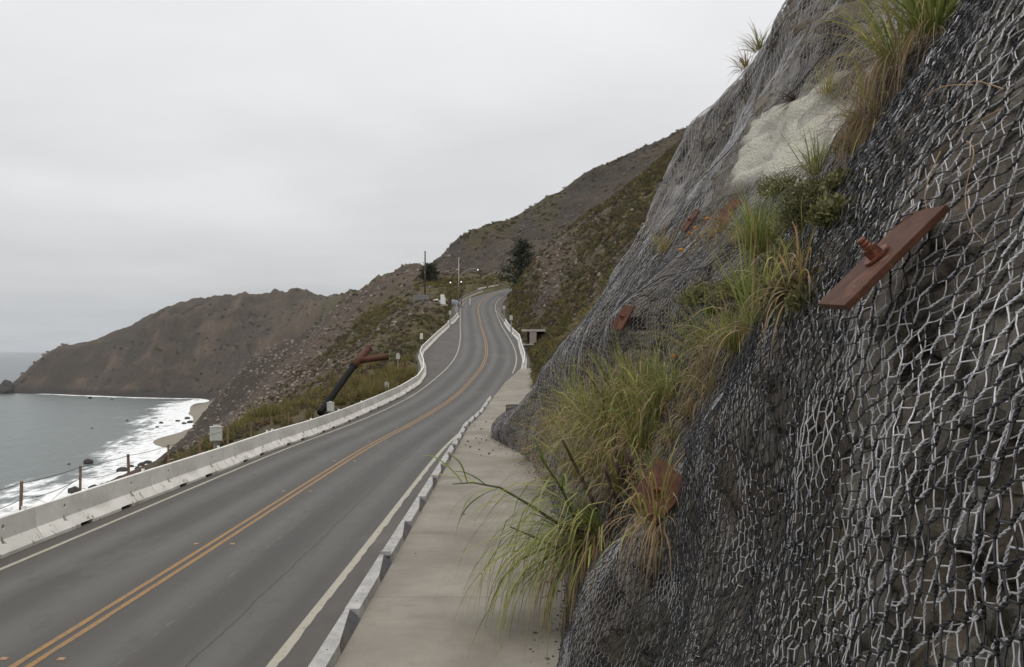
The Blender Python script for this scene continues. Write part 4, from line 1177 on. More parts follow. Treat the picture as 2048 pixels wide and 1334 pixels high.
for px, d, py, lb in ((901, 174, 565, 'black signal on a dark post left of the tall mast'), (922.5, 176, 563.5, 'black signal on a dark post just right of the tall mast')):
    t = on_ground(px, d, 'traffic_signal', lb, 'traffic signal', 'post signals at the crest')
    hh = top_h(t, py); MB().tube([(0, 0, -.3), (0, 0, hh)], .06, 8).build('post', MATS['sig_black'], t, True); head(t, (0, -.1, hh)) 
t = on_ground(940, 182, 'marker_post', 'white marker post beside a thin pole on the grassy verge', 'post')
MB().box((0, 0, .8), (.14, .05, 1.9)).build('blade', MATS['white'], t, False, .01); MB().box((0, -.03, 1.6), (.12, .012, .16)).build('reflector', MATS['ink'], t)
MB().tube([(-.5, 0, -.2), (-.5, 0, 2.1)], .03, 6).build('thin_pole', MATS['post'], t)
t = on_ground(839, 163, 'panel_fence', 'low grey corrugated panel fence standing behind the wooden pole', 'fence')
for k in range(9):
    m = MB(); w_ = .34
    V = []; 
    for j in range(9):
        xx_ = j / 8 * w_; V += [(xx_, .02 * math.sin(j * math.pi), 0), (xx_, 0, 1.45)]
        V[-1] = (xx_, .02 * (1 if j % 2 else -1), 1.45); V[-2] = (xx_, .02 * (1 if j % 2 else -1), -.3)
    m.add(V, [(2 * j, 2 * j + 2, 2 * j + 3, 2 * j + 1) for j in range(8)])
    o = m.build('panel', MATS['metal'], t); o.location = (-1.2 + k * .345, random.uniform(-.02, .02), random.uniform(-.06, .04))
for k in range(4): MB().box((-1.2 + k * 1.03, .07, .6), (.08, .08, 1.9)).build('post', MATS['post'], t)
MATS['rubble'] = simple('broken_concrete', (.42, .40, .36), .9, .2, .25, 5, bump=.3, dirt=(.2, .16, .12))
def rock_mesh(name, seed, sx=1, sy=1, sz=1, sub=2, rough=.35):
    bm = bmesh.new(); bmesh.ops.create_icosphere(bm, subdivisions=sub, radius=1)
    c = np.array([v.co[:] for v in bm.verts]); n = fbm(c[:, 0] * 1.1 + seed, c[:, 1] * 1.1, c[:, 2] * 1.1, 3, seed); q = np.round((n + .2) * 4) / 4
    for v, k, k2 in zip(bm.verts, n, q):
        v.co *= 1 + rough * (k * .6 + k2 * .6); v.co.x *= sx; v.co.y *= sy; v.co.z *= sz
    me = bpy.data.meshes.new(name); bm.to_mesh(me); bm.free(); me.update(); return me
for k, (px, py, d, s, rx_, rz_) in enumerate(((868, 586, 163, 1.3, .5, .4), (876, 584, 164, 1.5, -.3, 1.2), (881, 582, 166, 1.2, .2, 2.0), (872, 592, 161, .9, .6, .2), (890, 580, 168, .9, .1, .9))):
    x = (px - CX) / F_PX * d; me = MB().box((0, 0, 0), (s, s * .8, .28)).mesh('broken_slab', False, .05); me.materials.append(MATS['rubble'])
    o = link('broken_slab', me, None, None, (x, d, tgz(x, d) + .25 + .12 * k)); o.rotation_euler = (rx_, .25 * (k % 3 - 1), rz_)
    tag(o, 'tilted slab of broken pale concrete heaped beside the panel fence', 'concrete slab', 'broken concrete heap')
t = on_ground(885, 157, 'equipment_cabinet', 'white upright equipment cabinet in front of the concrete rubble', 'cabinet')
MB().box((0, 0, .85), (.72, .5, 1.9)).build('body', MATS['white'], t, False, .02); MB().box((.45, .05, .62), (.2, .35, 1.4)).build('side_box', MATS['white'], t, False, .02)
MB().box((0, -.26, .9), (.6, .02, 1.5)).build('door', MATS['white'], t, False, .005); MB().box((0, 0, -.12), (1.9, .9, .3)).build('plinth', MATS['rubble'], t)
MATS['tank'] = simple('blue_grey_drum', (.30, .33, .39), .5, .4, .15)
for k, px in enumerate((906, 909.5, 913)):
    t = on_ground(px, 182, 'storage_drum', 'blue grey storage drum standing between the signal posts', 'drum', 'row of storage drums')
    MB().tube([(0, 0, 0), (0, 0, .05), (0, 0, 1.05), (0, 0, 1.1)], [.28, .3, .3, .27], 14).build('shell', MATS['tank'], t, True)
    for z in (.36, .72): MB().tube([(0, 0, z), (0, 0, z + .04)], .315, 14).build('hoop', MATS['tank'], t, True)
    MB().tube([(0, 0, 1.1), (0, 0, 1.13)], .26, 14).build('lid', MATS['tank'], t)

# drain headwall on the inland bank
x, d = (1058 - CX) / F_PX * 106, 106
t = empty('drain_headwall', (x, d, tgz(x, d))); tag(t, 'small concrete drain headwall with tan panel on the inland bank', 'headwall')
zt = CAM_H + (HY - 661) / F_PX * d - t.location.z; zl = CAM_H + (HY - 688) / F_PX * d - t.location.z
MB().box((.55, .3, zt), (3.0, .9, .26)).build('lintel', MATS['rubble'], t, False, .02)
MATS['tan'] = simple('tan_panel', (.27, .235, .20), .8, .2, .12, 3)
MB().box((.5, -.05, (zt + zl) / 2), (.86, .12, zt - zl)).build('panel', MATS['tan'], t, False, .01)
MB().box((0, .1, zl - .05), (1.7, .7, .14)).build('footing', MATS['rubble'], t, False, .01)
MB().box((.9, .75, (zt + zl) / 2), (2.2, .1, zt - zl)).build('back_wall', MATS['hole'], t)

# weathered log on the pavement beyond the netting's tip
p = ground_hit(1028, 811); t = empty('timber_log', (p[0] - .55, 57, float(pad_z(57)) + .28)); tag(t, 'dark weathered timber log lying across the pavement end', 'log')
MATS['log'] = simple('weathered_timber', (.085, .07, .058), .9, .2, .4, 5, bump=.6, dirt=(.2, .18, .16))
m = MB().tube([(0, 0, 0), (.5, .03, .01), (1.2, .08, .0), (2.2, .14, -.02)], [.27, .29, .28, .28], 12); m.build('trunk', MATS['log'], t)
MATS['endgrain'] = simple('end_grain', (.15, .12, .095), .9, .2, .4, 12); MB().tube([(-.012, 0, 0), (.0, 0, 0)], .24, 12).build('cut_end', MATS['endgrain'], t)
for k in range(5): MB().box((.9, .06, -.2 + .11 * k), (1.8, .56 - .05 * abs(k - 2), .018)).build('split_ridge', MATS['log'], t)

# stones strewn on the pavement
MATS['stone'] = simple('fallen_stone', (.10, .085, .068), .9, .2, .3, 9, bump=.4)
smesh = []
for k in range(5):
    me = rock_mesh('fallen_stone', 100 + k, 1, .8, .7, 1); me.materials.append(MATS['stone']); smesh.append(me)
rs = random.Random(5)
for k in range(46):
    if k < 34: y = rs.uniform(34, 52); x = -.9 - rs.random() ** 2 * 1.3 + .25 * (y < 36)
    else: y = rs.uniform(14, 33); x = rs.uniform(-2.1, .6)
    s = rs.uniform(.02, .06) * (1 if k < 34 else .45)
    o = link('fallen_stone', smesh[k % 5], None, None, (x, y, float(pad_z(y)) + s * .4)); o.scale = (s, s, s); o.rotation_euler = (rs.random() * 3, rs.random() * 3, rs.random() * 6)
    tag(o, 'small dark stone fallen on the concrete pavement near the netting foot' if k < 34 else 'pebble lying on the bare concrete pavement beside the kerb rail', 'stone', 'stones fallen near the netting tip' if k < 34 else 'pebbles along the pavement')
# sea stack and surf rocks
MATS['searock'] = simple('wet_sea_rock', (.035, .031, .028), .7, .3, .35, .2, bump=.5, kind='pos')
me = rock_mesh('sea_stack', 77, 1, 1, 1, 4, .3); me.materials.append(MATS['searock'])
p = P(12, 787, 1440); o = link('sea_stack', me, None, None, (p[0], p[1], SEA)); o.scale = (13, 14, 20); tag(o, 'dark sea stack standing off the tip of the headland', 'sea stack')
for k, (px, py, s) in enumerate(((176, 927, 4.2), (138, 929, 1.3), (150, 986, 5.2), (246, 942, 4.6), (275, 938, 2.8), (295, 927, 3.4), (314, 855, 2.6), (322, 847, 2.9), (356, 843, 3.4), (300, 941, 2.3), (188, 976, 3.2), (233, 960, 2.2), (184, 857, 1.5), (254, 842, 1.8), (180, 797, 5.0), (224, 800, 2.6), (283, 931, 3.8), (262, 934, 2.2), (375, 838, 4.2), (368, 848, 3.0), (380, 846, 4.4))):
    d = F_PX * (CAM_H - SEA) / (py - HY); p = P(px, py, d); me = rock_mesh('surf_rock', 200 + k, 1.3, .9, .75, 2, .4); me.materials.append(MATS['searock'])
    o = link('surf_rock', me, None, None, (p[0], p[1], SEA + s * .15)); s *= .62; o.scale = (s, s, s); o.rotation_euler = (0, 0, k * 1.3)
    tag(o, 'dark wet boulder sticking out of the surf below the road', 'boulder', 'boulders in the surf')
# ------------------------------------------------------------------ plants
def leaf_mat(name, stops, trans=.25, rough=.6, inst=False):
    """stops: colours over the 'dry' attribute"""
    b = NB(name)
    rp_ = b.n('ShaderNodeValToRGB'); e = rp_.color_ramp.elements
    while len(e) < len(stops): e.new(.5)
    for el, (p, c) in zip(e, stops): el.position = p; el.color = (*c, 1)
    src = b.attr('dry')
    if inst:
        inf = b.n('ShaderNodeObjectInfo'); src = b.math('ADD', b.math('MULTIPLY', src, .35), b.math('MULTIPLY', inf.outputs['Random'], .65))
    b.l(src, rp_.inputs[0]); b.col(rp_.outputs[0]); b.rough(rough, .25)
    tr = b.n('ShaderNodeBsdfTranslucent'); b.l(rp_.outputs[0], tr.inputs['Color'])
    ms = b.n('ShaderNodeMixShader'); ms.inputs[0].default_value = trans
    b.l(b.bsdf.outputs[0], ms.inputs[1]); b.l(tr.outputs[0], ms.inputs[2]); b.l(ms.outputs[0], b.out.inputs[0]); return b.m
MATS['blade'] = leaf_mat('pampas_blade', [(0, (.115, .170, .034)), (.3, (.265, .295, .080)), (.55, (.40, .36, .14)), (.75, (.33, .20, .085)), (1, (.40, .31, .20))], .3)
MATS['drygrass'] = leaf_mat('dry_grass_blade', [(0, (.20, .135, .06)), (.4, (.34, .225, .105)), (.75, (.32, .26, .18)), (1, (.46, .39, .29))], .2)
MATS['scrub'] = leaf_mat('scrub_leaf', [(0, (.034, .042, .014)), (.2, (.070, .074, .026)), (.38, (.125, .115, .052)), (.52, (.118, .088, .054)), (.75, (.092, .067, .054)), (1, (.19, .112, .052))], .12, .75, True)
MATS['tuft'] = leaf_mat('hill_grass', [(0, (.075, .085, .024)), (.35, (.145, .135, .042)), (.7, (.215, .165, .065)), (1, (.17, .115, .05))], .25, .7, True)
MATS['succulent'] = leaf_mat('cushion_leaf', [(0, (.055, .062, .020)), (.45, (.150, .148, .058)), (1, (.27, .25, .13))], .1, .6)
MATS['bright'] = leaf_mat('bright_leaf', [(0, (.06, .11, .015)), (1, (.16, .22, .04))], .25, .5)
MATS['needle'] = leaf_mat('cypress_leaf', [(0, (.014, .022, .012)), (.6, (.032, .045, .020)), (1, (.065, .075, .034))], .08, .7)
MATS['needle_olive'] = leaf_mat('olive_tree_leaf', [(0, (.030, .036, .020)), (1, (.085, .086, .048))], .1, .7)
MATS['stalk_green'] = simple('green_cane', (.085, .10, .035), .55, .35, .25, 9)
MATS['stalk_dry'] = simple('dead_cane', (.085, .055, .040), .85, .2, .4, 8, dirt=(.26, .22, .18), dscale=6)
MATS['twig'] = simple('twig_brown', (.07, .05, .036), .9, .1, .3)

def blades(rng, n, L, axis, spread, droop, width, dry, K=7, root=.12, lvar=.5, flat=.35):
    """curved tapering ribbons from one tuft; axis = mean growth direction"""
    axis = np.asarray(axis, float) / np.linalg.norm(axis)
    u = np.cross(axis, (0.31, .57, .76)); u /= np.linalg.norm(u); w = np.cross(axis, u)
    az = rng.uniform(0, 2 * np.pi, n); sp = np.abs(rng.normal(0, spread, n)) + .05
    rad = u[None] * np.cos(az)[:, None] + w[None] * np.sin(az)[:, None]
    d = axis[None] * np.cos(sp)[:, None] + rad * np.sin(sp)[:, None]
    p = rad * (root * np.sqrt(rng.random(n)))[:, None]
    ln = L * (1 - lvar + lvar * rng.random(n) * 1.4); dr = droop * (.45 + 1.1 * rng.random(n))
    pts = [p]; dirs = [d]
    for k in range(K):
        p = p + d * (ln / K)[:, None]
        d = d + np.array((0, 0, -1.0))[None] * (dr / K * (k + 1) / K * 2)[:, None] + rng.normal(0, .05, (n, 3)); d /= np.linalg.norm(d, axis=1, keepdims=True)
        pts.append(p); dirs.append(d)
    PT = np.stack(pts, 1); DR = np.stack(dirs, 1)
    sd_ = np.cross(DR, np.array((0, 0, 1.0))[None, None] + .25 * rng.normal(0, 1, (n, 1, 3))); sd_ /= np.linalg.norm(sd_, axis=2, keepdims=True) + 1e-9
    t = np.linspace(0, 1, K + 1); prof = np.minimum(1, (1 - t) * 1.9) * (.6 + .4 * np.minimum(1, t * 5)); prof[-1] = .06
    hw = (width * (.6 + .7 * rng.random(n)))[:, None] * prof[None] / 2
    V = np.stack([PT - sd_ * hw[..., None], PT + sd_ * hw[..., None]], 2).reshape(-1, 3)
    base = (np.arange(n) * (K + 1) * 2)[:, None]; k = (np.arange(K) * 2)[None]
    Q = np.stack([base + k, base + k + 1, base + k + 3, base + k + 2], -1).reshape(-1, 4)
    dv = np.clip(dry + rng.normal(0, .16, n), 0, 1)[:, None] + (.32 * t ** 2)[None]
    return V, Q, np.repeat(np.clip(dv, 0, 1).ravel(), 2)

def clump(px, py, n, L, axis, label, dry=.22, spread=.55, droop=1.6, width=.016, nd=None, pos=None, seed=None, stalks=0, cat='pampas grass', group='pampas grass clumps on the slope', dead_axis=None, lift=.04):
    rng = np.random.default_rng(seed if seed is not None else int(px * 7 + py))
    if pos is None:
        p, nr = slope_hit(px, py)
    else: p, nr = np.array(pos, float), np.array((0, 0, 1.))
    p = p + nr * lift
    t = empty('pampas_plant' if cat == 'pampas grass' else cat.replace(' ', '_'), p); tag(t, label, cat, group)
    V, Q, dv = blades(rng, n, L, axis, spread, droop, width, dry, root=.05 + .10 * L)
    link('green_blades', mesh_from('green_blades', V, Q, True, attrs={'dry': dv}), MATS['blade'], t)
    nd = int(n * .6) if nd is None else nd
    if nd:
        ax = np.array(axis, float) * .35 + nr * .45 if dead_axis is None else dead_axis
        V, Q, dv = blades(rng, nd, L * .8, ax, spread * 1.35, droop * 2.1, width * .75, .45, root=.06 + .10 * L)
        link('dry_blades', mesh_from('dry_blades', V, Q, True, attrs={'dry': dv}), MATS['drygrass'], t)
    for s in range(stalks):
        a = np.array(axis, float) / np.linalg.norm(axis) + rng.normal(0, .28, 3); a /= np.linalg.norm(a); l_ = L * rng.uniform(.35, .6)
        b0 = rng.normal(0, .07 * L, 3); r0 = .010 + .010 * rng.random()
        MB().tube([b0, b0 + a * l_ * .5, b0 + a * l_ + rng.normal(0, .02, 3)], [r0, r0 * .85, r0 * .45], 6).build('dead_stalk', MATS['stalk_dry'], t, True)
    return t
big = clump(1196, 1092, 210, 2.5, (-.80, -.25, .50), 'big pampas clump with long leaves drooping onto the pavement', .20, .48, 4.6, .021, 130, stalks=4, dead_axis=(-.25, -.3, -.1), lift=.1)
p0, n0 = slope_hit(1196, 1092); d0 = p0[1]
def cane(parent, pix, d, r0, r1, mat, leaves=0, seed=1, name='cane'):
    o = Vector(parent.location); pts = [Vector(P(x, y, dd)) - o for (x, y), dd in zip(pix, np.linspace(d, d - .5, len(pix)))]
    cv = []
    for a, c in zip(pts[:-1], pts[1:]):
        cv += [a.lerp(c, t) for t in np.linspace(0, 1, 5)[:-1]]
    cv.append(pts[-1])
    c = MB().tube(cv, list(np.linspace(r0, r1, len(cv))), 7).build(name, mat, parent, True)
    if leaves:
        rng = np.random.default_rng(seed); VV, QQ, DD, nv = [], [], [], 0
        for k in range(leaves):
            b0 = cv[int((.35 + .65 * k / leaves) * (len(cv) - 1))]; ax = np.array((cv[-1] - cv[0]).normalized()) + rng.normal(0, .35, 3)
            V, Q, dv = blades(rng, 1, rng.uniform(.9, 1.6), ax, .35, 2.4, .03, .15, K=9, root=0, lvar=.1)
            VV.append(V + np.array(b0)); QQ.append(Q + nv); nv += len(V); DD.append(dv)
        link('cane_leaf', mesh_from('cane_leaf', np.concatenate(VV), np.concatenate(QQ), True, attrs={'dry': np.concatenate(DD)}), MATS['blade'], c)
    return c
cane(big, [(1195, 1088), (1120, 1050), (1060, 1010), (1000, 1000 - 25), (945, 985 - 20), (905, 968)], d0, .030, .008, MATS['stalk_green'], 9, 3)
cane(big, [(1165, 1100), (1150, 1040), (1125, 980), (1105, 950), (1075, 905)], d0, .028, .014, MATS['stalk_green'], 4, 5)
cane(big, [(1195, 1020), (1165, 960), (1145, 920), (1125, 880)], d0 + .4, .035, .02, MATS['stalk_dry'], 2, 6)
mass = 'leafy pampas clump in the tangled grass bank below the folded netting'
for k, (px, py, n, L, ax, dr) in enumerate(((1118, 905, 130, 1.7, (-.25, -.2, 1), .36), (1165, 880, 170, 1.7, (-.2, -.3, 1), .30), (1160, 960, 170, 1.6, (-.3, -.3, 1), .36), (1225, 900, 190, 1.5, (-.1, -.3, 1), .25), (1215, 965, 170, 1.5, (-.2, -.4, 1), .36),
                                           (1265, 850, 170, 1.4, (-.1, -.2, 1), .24), (1290, 900, 170, 1.2, (0, -.3, 1), .30), (1320, 840, 150, 1.25, (.05, -.1, 1), .18), (1150, 815, 90, 1.9, (-.3, -.1, 1), .28), (1085, 925, 60, 1.2, (-.4, -.2, .8), .5), (1185, 830, 120, 1.6, (-.2, -.2, 1), .3), (1250, 960, 110, 1.2, (-.1, -.4, 1), .4), (1110, 960, 70, 1.1, (-.6, -.3, .6), .5), (1060, 905, 60, 1.4, (-.4, -.2, .8), .62), (1090, 870, 80, 1.6, (-.3, -.2, .9), .55), (1135, 860, 120, 1.7, (-.3, -.3, .9), .4), (1200, 870, 150, 1.5, (-.2, -.3, 1), .28), (1350, 800, 90, 1.1, (0, -.2, 1), .22), (1280, 800, 90, 1.4, (-.2, -.2, 1), .3), (1240, 820, 90, 1.5, (-.3, -.2, 1), .34))):
    clump(px, py, int(n * .58), L, ax, mass + ( ' with dead stalks' if k % 2 else ''), dr * 1.0, .42, 1.9, .017, stalks=2 if k % 2 else 0, group='clumps in the bank of pampas grass')
tall = clump(1245, 985, 40, .8, (0, -.2, 1), 'clump of thick dead cut stalks standing beside the low rusty plate', .5, .5, 1.4, .015, 60)
for pix, r0, r1, mm in (([(1258, 990), (1244, 955), (1232, 922)], .055, .03, 'stalk_dry'), ([(1272, 1015), (1262, 960), (1256, 908)], .085, .05, 'stalk_dry'), ([(1305, 1045), (1284, 985), (1256, 903)], .035, .028, 'stalk_dry'), ([(1238, 1010), (1225, 985), (1208, 930)], .04, .025, 'stalk_dry'), ([(1222, 1080), (1215, 1030), (1225, 980)], .02, .018, 'stalk_dry'), ([(1190, 1130), (1215, 1060), (1232, 1000)], .02, .014, 'stalk_dry')):
    cane(tall, pix, d0 - .6, r0, r1, MATS[mm], 0, name='cut_stalk')
clump(1345, 1058, 60, .95, (-.1, -.3, 1), 'small grass tuft with curling orange leaves in front of the low rusty plate', .42, .5, 2.2, .014, 60, dead_axis=(-.4, -.4, -.2), lift=.2)
clump(1525, 515, 190, 1.05, (.0, -.15, 1), 'upright green pampas clump above the dark cushion shrubs', .16, .38, 1.2, .014, 70, stalks=3)
clump(1480, 700, 150, .85, (-.15, -.3, 1), 'bent grassy clump growing beside the bulging black netting', .26, .55, 1.5, .013, 90, stalks=2)
clump(1535, 655, 70, .7, (.1, -.2, 1), 'few thin green grass blades against the edge of the black netting', .15, .35, .9, .012, 30)
clump(1405, 705, 40, 1.0, (-.5, -.2, .9), 'arching grass blades leaning over the pale netting', .2, .3, 1.2, .018, 30)
clump(1640, 352, 110, .72, (-.05, -.1, 1), 'bright green grass tuft at the lower edge of the pale sandy bank', .22, .5, 1.1, .012, 60)
clump(1655, 190, 55, .6, (.1, -.1, 1), 'sparse yellow green tuft poking through the grey netting', .4, .6, 1.2, .012, 30)
clump(1870, 70, 230, 1.15, (-.1, -.15, 1), 'large green pampas clump over the shoulder of the near netting', .18, .6, 1.6, .014, 160, stalks=4, dead_axis=(-.3, -.1, -.5))
clump(1800, 130, 120, 1.2, (-.25, -.1, .9), 'pampas clump with long brown leaves hanging down the gully', .35, .6, 2.0, .013, 220, dead_axis=(-.45, -.05, -.7))
clump(1755, 240, 50, .9, (-.3, -.1, .6), 'wispy dry clump trailing down the gully beside the netting', .6, .6, 2.0, .012, 200, dead_axis=(-.5, -.05, -.75))
clump(1520, 102, 60, .85, (-.5, 0, 1), 'spiky grass clump on the skyline of the netted slope', .3, .55, .8, .022, 60)
clump(1492, 138, 40, .65, (-.6, 0, .9), 'small dark spiky clump just below the skyline clump', .45, .55, .9, .020, 60)
clump(1330, 505, 45, .7, (0, -.2, 1), 'small yellow tuft in a dark fold of the netting', .5, .5, 1.0, .014, 30)
clump(1440, 470, 30, .9, (-.4, -.2, .7), 'dry straw coloured tuft by the half hidden rusty plate', .75, .7, 1.8, .010, 120)
for k, (px, py) in enumerate(((1262, 560), (1238, 590), (1215, 618), (1190, 645), (1168, 668))):
    pp = P(px, py + 18, 36 + k); clump(px, py, 150, 1.35, (-.45, -.2, .9), 'yellow green grass clump along the edge between netting and scrub hill', .42, .6, 1.4, .028, 110, pos=pp, group='grass along the netting edge', seed=900 + k)
gl = [(1390, 770), (1420, 740), (1440, 700), (1610, 575), (1480, 475), (1725, 285), (1740, 200), (1770, 160), (1420, 790), (1380, 830), (1350, 880), (1320, 940), (1300, 965)]
for k, (px, py) in enumerate(gl):
    rr_ = random.Random(k); gd = rr_.random()
    clump(px, py, int(26 + 34 * gd), .32 + .38 * rr_.random(), (rr_.uniform(-.4, .2), -.3, .9), 'low mixed green and straw grass filling the gully between the two bulges of netting', .25 + .45 * rr_.random(), .75, 1.9, .011, int(40 + 50 * (1 - gd)), group='grass filling the gully', seed=700 + k)
# stray dry stems lying over the near netting
for k, (pix) in enumerate(([(1985, 190), (1930, 200), (1880, 235), (1830, 300)], [(2048, 200), (2000, 190), (1960, 198)], [(1965, 300), (1985, 330), (1965, 400), (1985, 470), (2015, 505)], [(1930, 330), (1900, 400), (1905, 445)], [(2040, 235), (1990, 260), (1955, 300)])):
    pts = []
    for x, y in pix:
        q, n = slope_hit(x, y); pts.append(q + n * (.09 + .02 * math.sin(x)))
    tk = np.arange(len(pts), dtype=float); pa_ = np.array(pts); ts_ = np.linspace(0, len(pts) - 1, 40)
    cvp = [Vector(q_) for q_ in np.stack([Spline(tk, pa_[:, c_])(ts_) for c_ in range(3)], 1)]
    o = MB().tube(cvp, list(np.linspace(.0028, .0009, len(cvp))), 5).build('dry_stem', simple('straw_stem', (.30, .21, .12), .8, .2) if k == 0 else bpy.data.materials['straw_stem'], None, True)
    tag(o, 'thin straw coloured stem lying loose over the near netting', 'stem', 'loose dry stems on the netting')

def shrub_mesh(name, rng, n, r, leaf, flat=.6, seed=0, cl=9, att=(0, 1), up=.3):
    """leaf quads gathered in clumps on an uneven dome"""
    cc = rng.normal(0, 1, (cl, 3)); cc /= np.linalg.norm(cc, axis=1, keepdims=True); cc[:, 2] = np.abs(cc[:, 2]) * .9; cc *= (r * (.45 + .4 * rng.random(cl)))[:, None]; cc[:, 2] *= flat
    k = rng.integers(0, cl, n); o = rng.normal(0, 1, (n, 3)); o /= np.linalg.norm(o, axis=1, keepdims=True)
    rad = r * .42 * rng.random(n) ** .35
    p = cc[k] + o * rad[:, None] * np.array((1, 1, flat + .15)); p[:, 2] = np.maximum(p[:, 2], -.05 * r)
    d = o + np.array((0, 0, up)) + rng.normal(0, .45, (n, 3)); d /= np.linalg.norm(d, axis=1, keepdims=True)
    s = np.cross(d, rng.normal(0, 1, (n, 3))); s /= np.linalg.norm(s, axis=1, keepdims=True)
    l = leaf * (.6 + .8 * rng.random(n))[:, None]
    V = np.stack([p - s * l * .22, p + d * l * .5 - s * l * .3, p + d * l, p + d * l * .5 + s * l * .3], 1).reshape(-1, 3)
    Q = np.arange(n * 4).reshape(-1, 4)
    dv = np.clip(.25 + .5 * rng.random(cl)[k] + .2 * rng.normal(0, 1, n) * .6, 0, 1)
    return mesh_from(name, V, Q, False, attrs={'dry': np.repeat(dv, 4)})
GS = 'cushion shrubs in the gully'
for k, (px, py, rp_, n, mm, lb) in enumerate(((1645, 415, 78, 2600, 'succulent', 'wide dusty green cushion shrub right above the dark shrubs beside the black netting'), (1700, 372, 34, 900, 'succulent', 'small dusty green cushion tucked under the fold of grey netting'), (1590, 530, 68, 2200, 'succulent', 'dark green spreading shrub between upright pampas and black netting'),
                                            (1540, 580, 66, 2200, 'succulent', 'dark tangled shrub beneath the upright pampas clump'), (1495, 590, 56, 1500, 'succulent', 'grey green shrub beside the brown twiggy patch'), (1562, 388, 52, 1500, 'succulent', 'olive cushion shrub below the pale sandy bank'),
                                            (1402, 604, 46, 1500, 'succulent', 'round grey green cushion shrub on the pale netting'), (1430, 628, 17, 500, 'bright', 'small bright green leafy bush below the grey cushion'), (1620, 610, 40, 1100, 'succulent', 'low weeds along the foot of the near black netting'), (1450, 600, 52, 1300, 'succulent', 'brownish twiggy shrub between grey cushion and bent grass'), (1685, 440, 55, 1600, 'succulent', 'olive cushion shrub pressed against the top of the near black netting'), (1610, 455, 60, 1700, 'succulent', 'olive cushion shrub between the wide dusty cushion and upright pampas'), (1590, 600, 55, 1500, 'succulent', 'mossy dark cushion above the thin grass blades'), (1710, 300, 40, 900, 'succulent', 'weedy green growth in the gully under hanging brown grass'))):
    p, n_ = slope_hit(px, py); rng = np.random.default_rng(500 + k); r = rp_ / F_PX * p[1]
    t = empty('cushion_shrub', p + n_ * .02); tag(t, lb, 'shrub', GS)
    link('foliage', shrub_mesh('foliage', rng, int(n * 1.9), r, .034 if mm == 'succulent' else .03, .7, cl=30, up=.5), MATS[mm], t)
    m = MB()
    for j in range(7):
        a = Vector(rng.normal(0, 1, 3)); a.z = abs(a.z) + .4; a = a.normalized() * r * .8; m.tube([(0, 0, 0), a * .5 + Vector(rng.normal(0, .03, 3)), a], [.012, .009, .004], 4)
    m.build('stems', MATS['twig'], t)
p, n_ = slope_hit(1590, 200); t = empty('twig_bush', p); tag(t, 'dark leafless twig bush at the top of the pale bank', 'shrub')
m = MB(); rr = random.Random(3)
for j in range(60):
    a = Vector((rr.gauss(0, 1) - .5, rr.gauss(0, .6), rr.gauss(0, 1) * .6 + .5)).normalized() * rr.uniform(.2, .5); m.tube([(0, 0, 0), a * .6, a + Vector((0, 0, -.05))], [.006, .004, .002], 3)
m.build('twigs', MATS['twig'], t)
# orange seed heads on thin stems
MATS['orange'] = simple('orange_flower', (.42, .17, .035), .8, .2, .3)
for k, (px, py) in enumerate(((1392, 500), (1432, 470), (1385, 533), (1405, 490), (1378, 745))):
    p, n_ = slope_hit(px, py); t = empty('orange_flower', p); tag(t, 'withered orange flower head on a thin stem above the netting', 'flower', 'withered orange flowers')
    a = Vector(n_) * .25 + Vector((0, 0, .12)); MB().tube([(0, 0, 0), a], .006, 4).build('stem', MATS['twig'], t)
    me = rock_mesh('flower_head', 400 + k, 1, 1, .8, 1, .5); o = link('flower_head', me, MATS['orange'], t, a); o.scale = (.045, .045, .04)

# ------------------------------------------------------------------ trees on the crest
def conifer(px, d, py_top, spread, label, seed, lean=0.0, nleaf=5200, mat='needle'):
    rng = np.random.default_rng(seed); x = (px - CX) / F_PX * d; g = tgz(x, d); Ht = CAM_H + (HY - py_top) / F_PX * d - g
    t = empty('cypress_tree', (x, d, g)); tag(t, label, 'tree', 'dark evergreens near the crest')
    tr = MB().tube([(0, 0, -.4), (lean * .3, 0, Ht * .4), (lean, 0, Ht * .93)], [Ht * .035, Ht * .025, Ht * .006], 8).build('trunk', MATS['twig'], t, True)
    Vs = []; D = []; limbs = MB()
    nb = 60
    for k in range(nb):
        hz = (.06 + .92 * (k / nb) ** .9) * Ht; az = k * 2.4 + rng.normal(0, .3)
        R = spread * (1 - (hz / Ht)) ** .75 * rng.uniform(.6, 1.12) + .15 * spread
        dirv = np.array((math.cos(az), math.sin(az), .12 + .25 * rng.random())); b0 = np.array((lean * hz / Ht, 0, hz)); e = b0 + dirv * R
        limbs.tube([b0, b0 + dirv * R * .6 + (0, 0, .05), e], [.05, .03, .01], 4)
        n = int(nleaf / nb * (R / spread + .25)); tt = rng.random(n) ** .6
        c = b0 + (e - b0) * tt[:, None] + rng.normal(0, 1, (n, 3)) * np.array((.13, .13, .07)) * spread * (.35 + .65 * tt)[:, None]
        dd = dirv * .8 + rng.normal(0, .5, (n, 3)); dd /= np.linalg.norm(dd, axis=1, keepdims=True); s = np.cross(dd, rng.normal(0, 1, (n, 3))); s /= np.linalg.norm(s, axis=1, keepdims=True)
        l = (.32 + .3 * rng.random(n))[:, None]
        Vs.append(np.stack([c - s * l * .18, c + dd * l * .5 - s * l * .22, c + dd * l, c + dd * l * .5 + s * l * .22], 1).reshape(-1, 3)); D.append(np.repeat(np.clip(rng.random() * .6 + .25 * rng.random(n), 0, 1), 4))
    V = np.concatenate(Vs); link('crown', mesh_from('crown', V, np.arange(len(V)).reshape(-1, 4), False, attrs={'dry': np.concatenate(D)}), MATS[mat], t)
    limbs.build('limbs', MATS['twig'], t, True)
conifer(1040, 196, 480, 4.8, 'dark wind shaped cypress tree leaning over the inland bank at the crest', 5, .8, 7000)
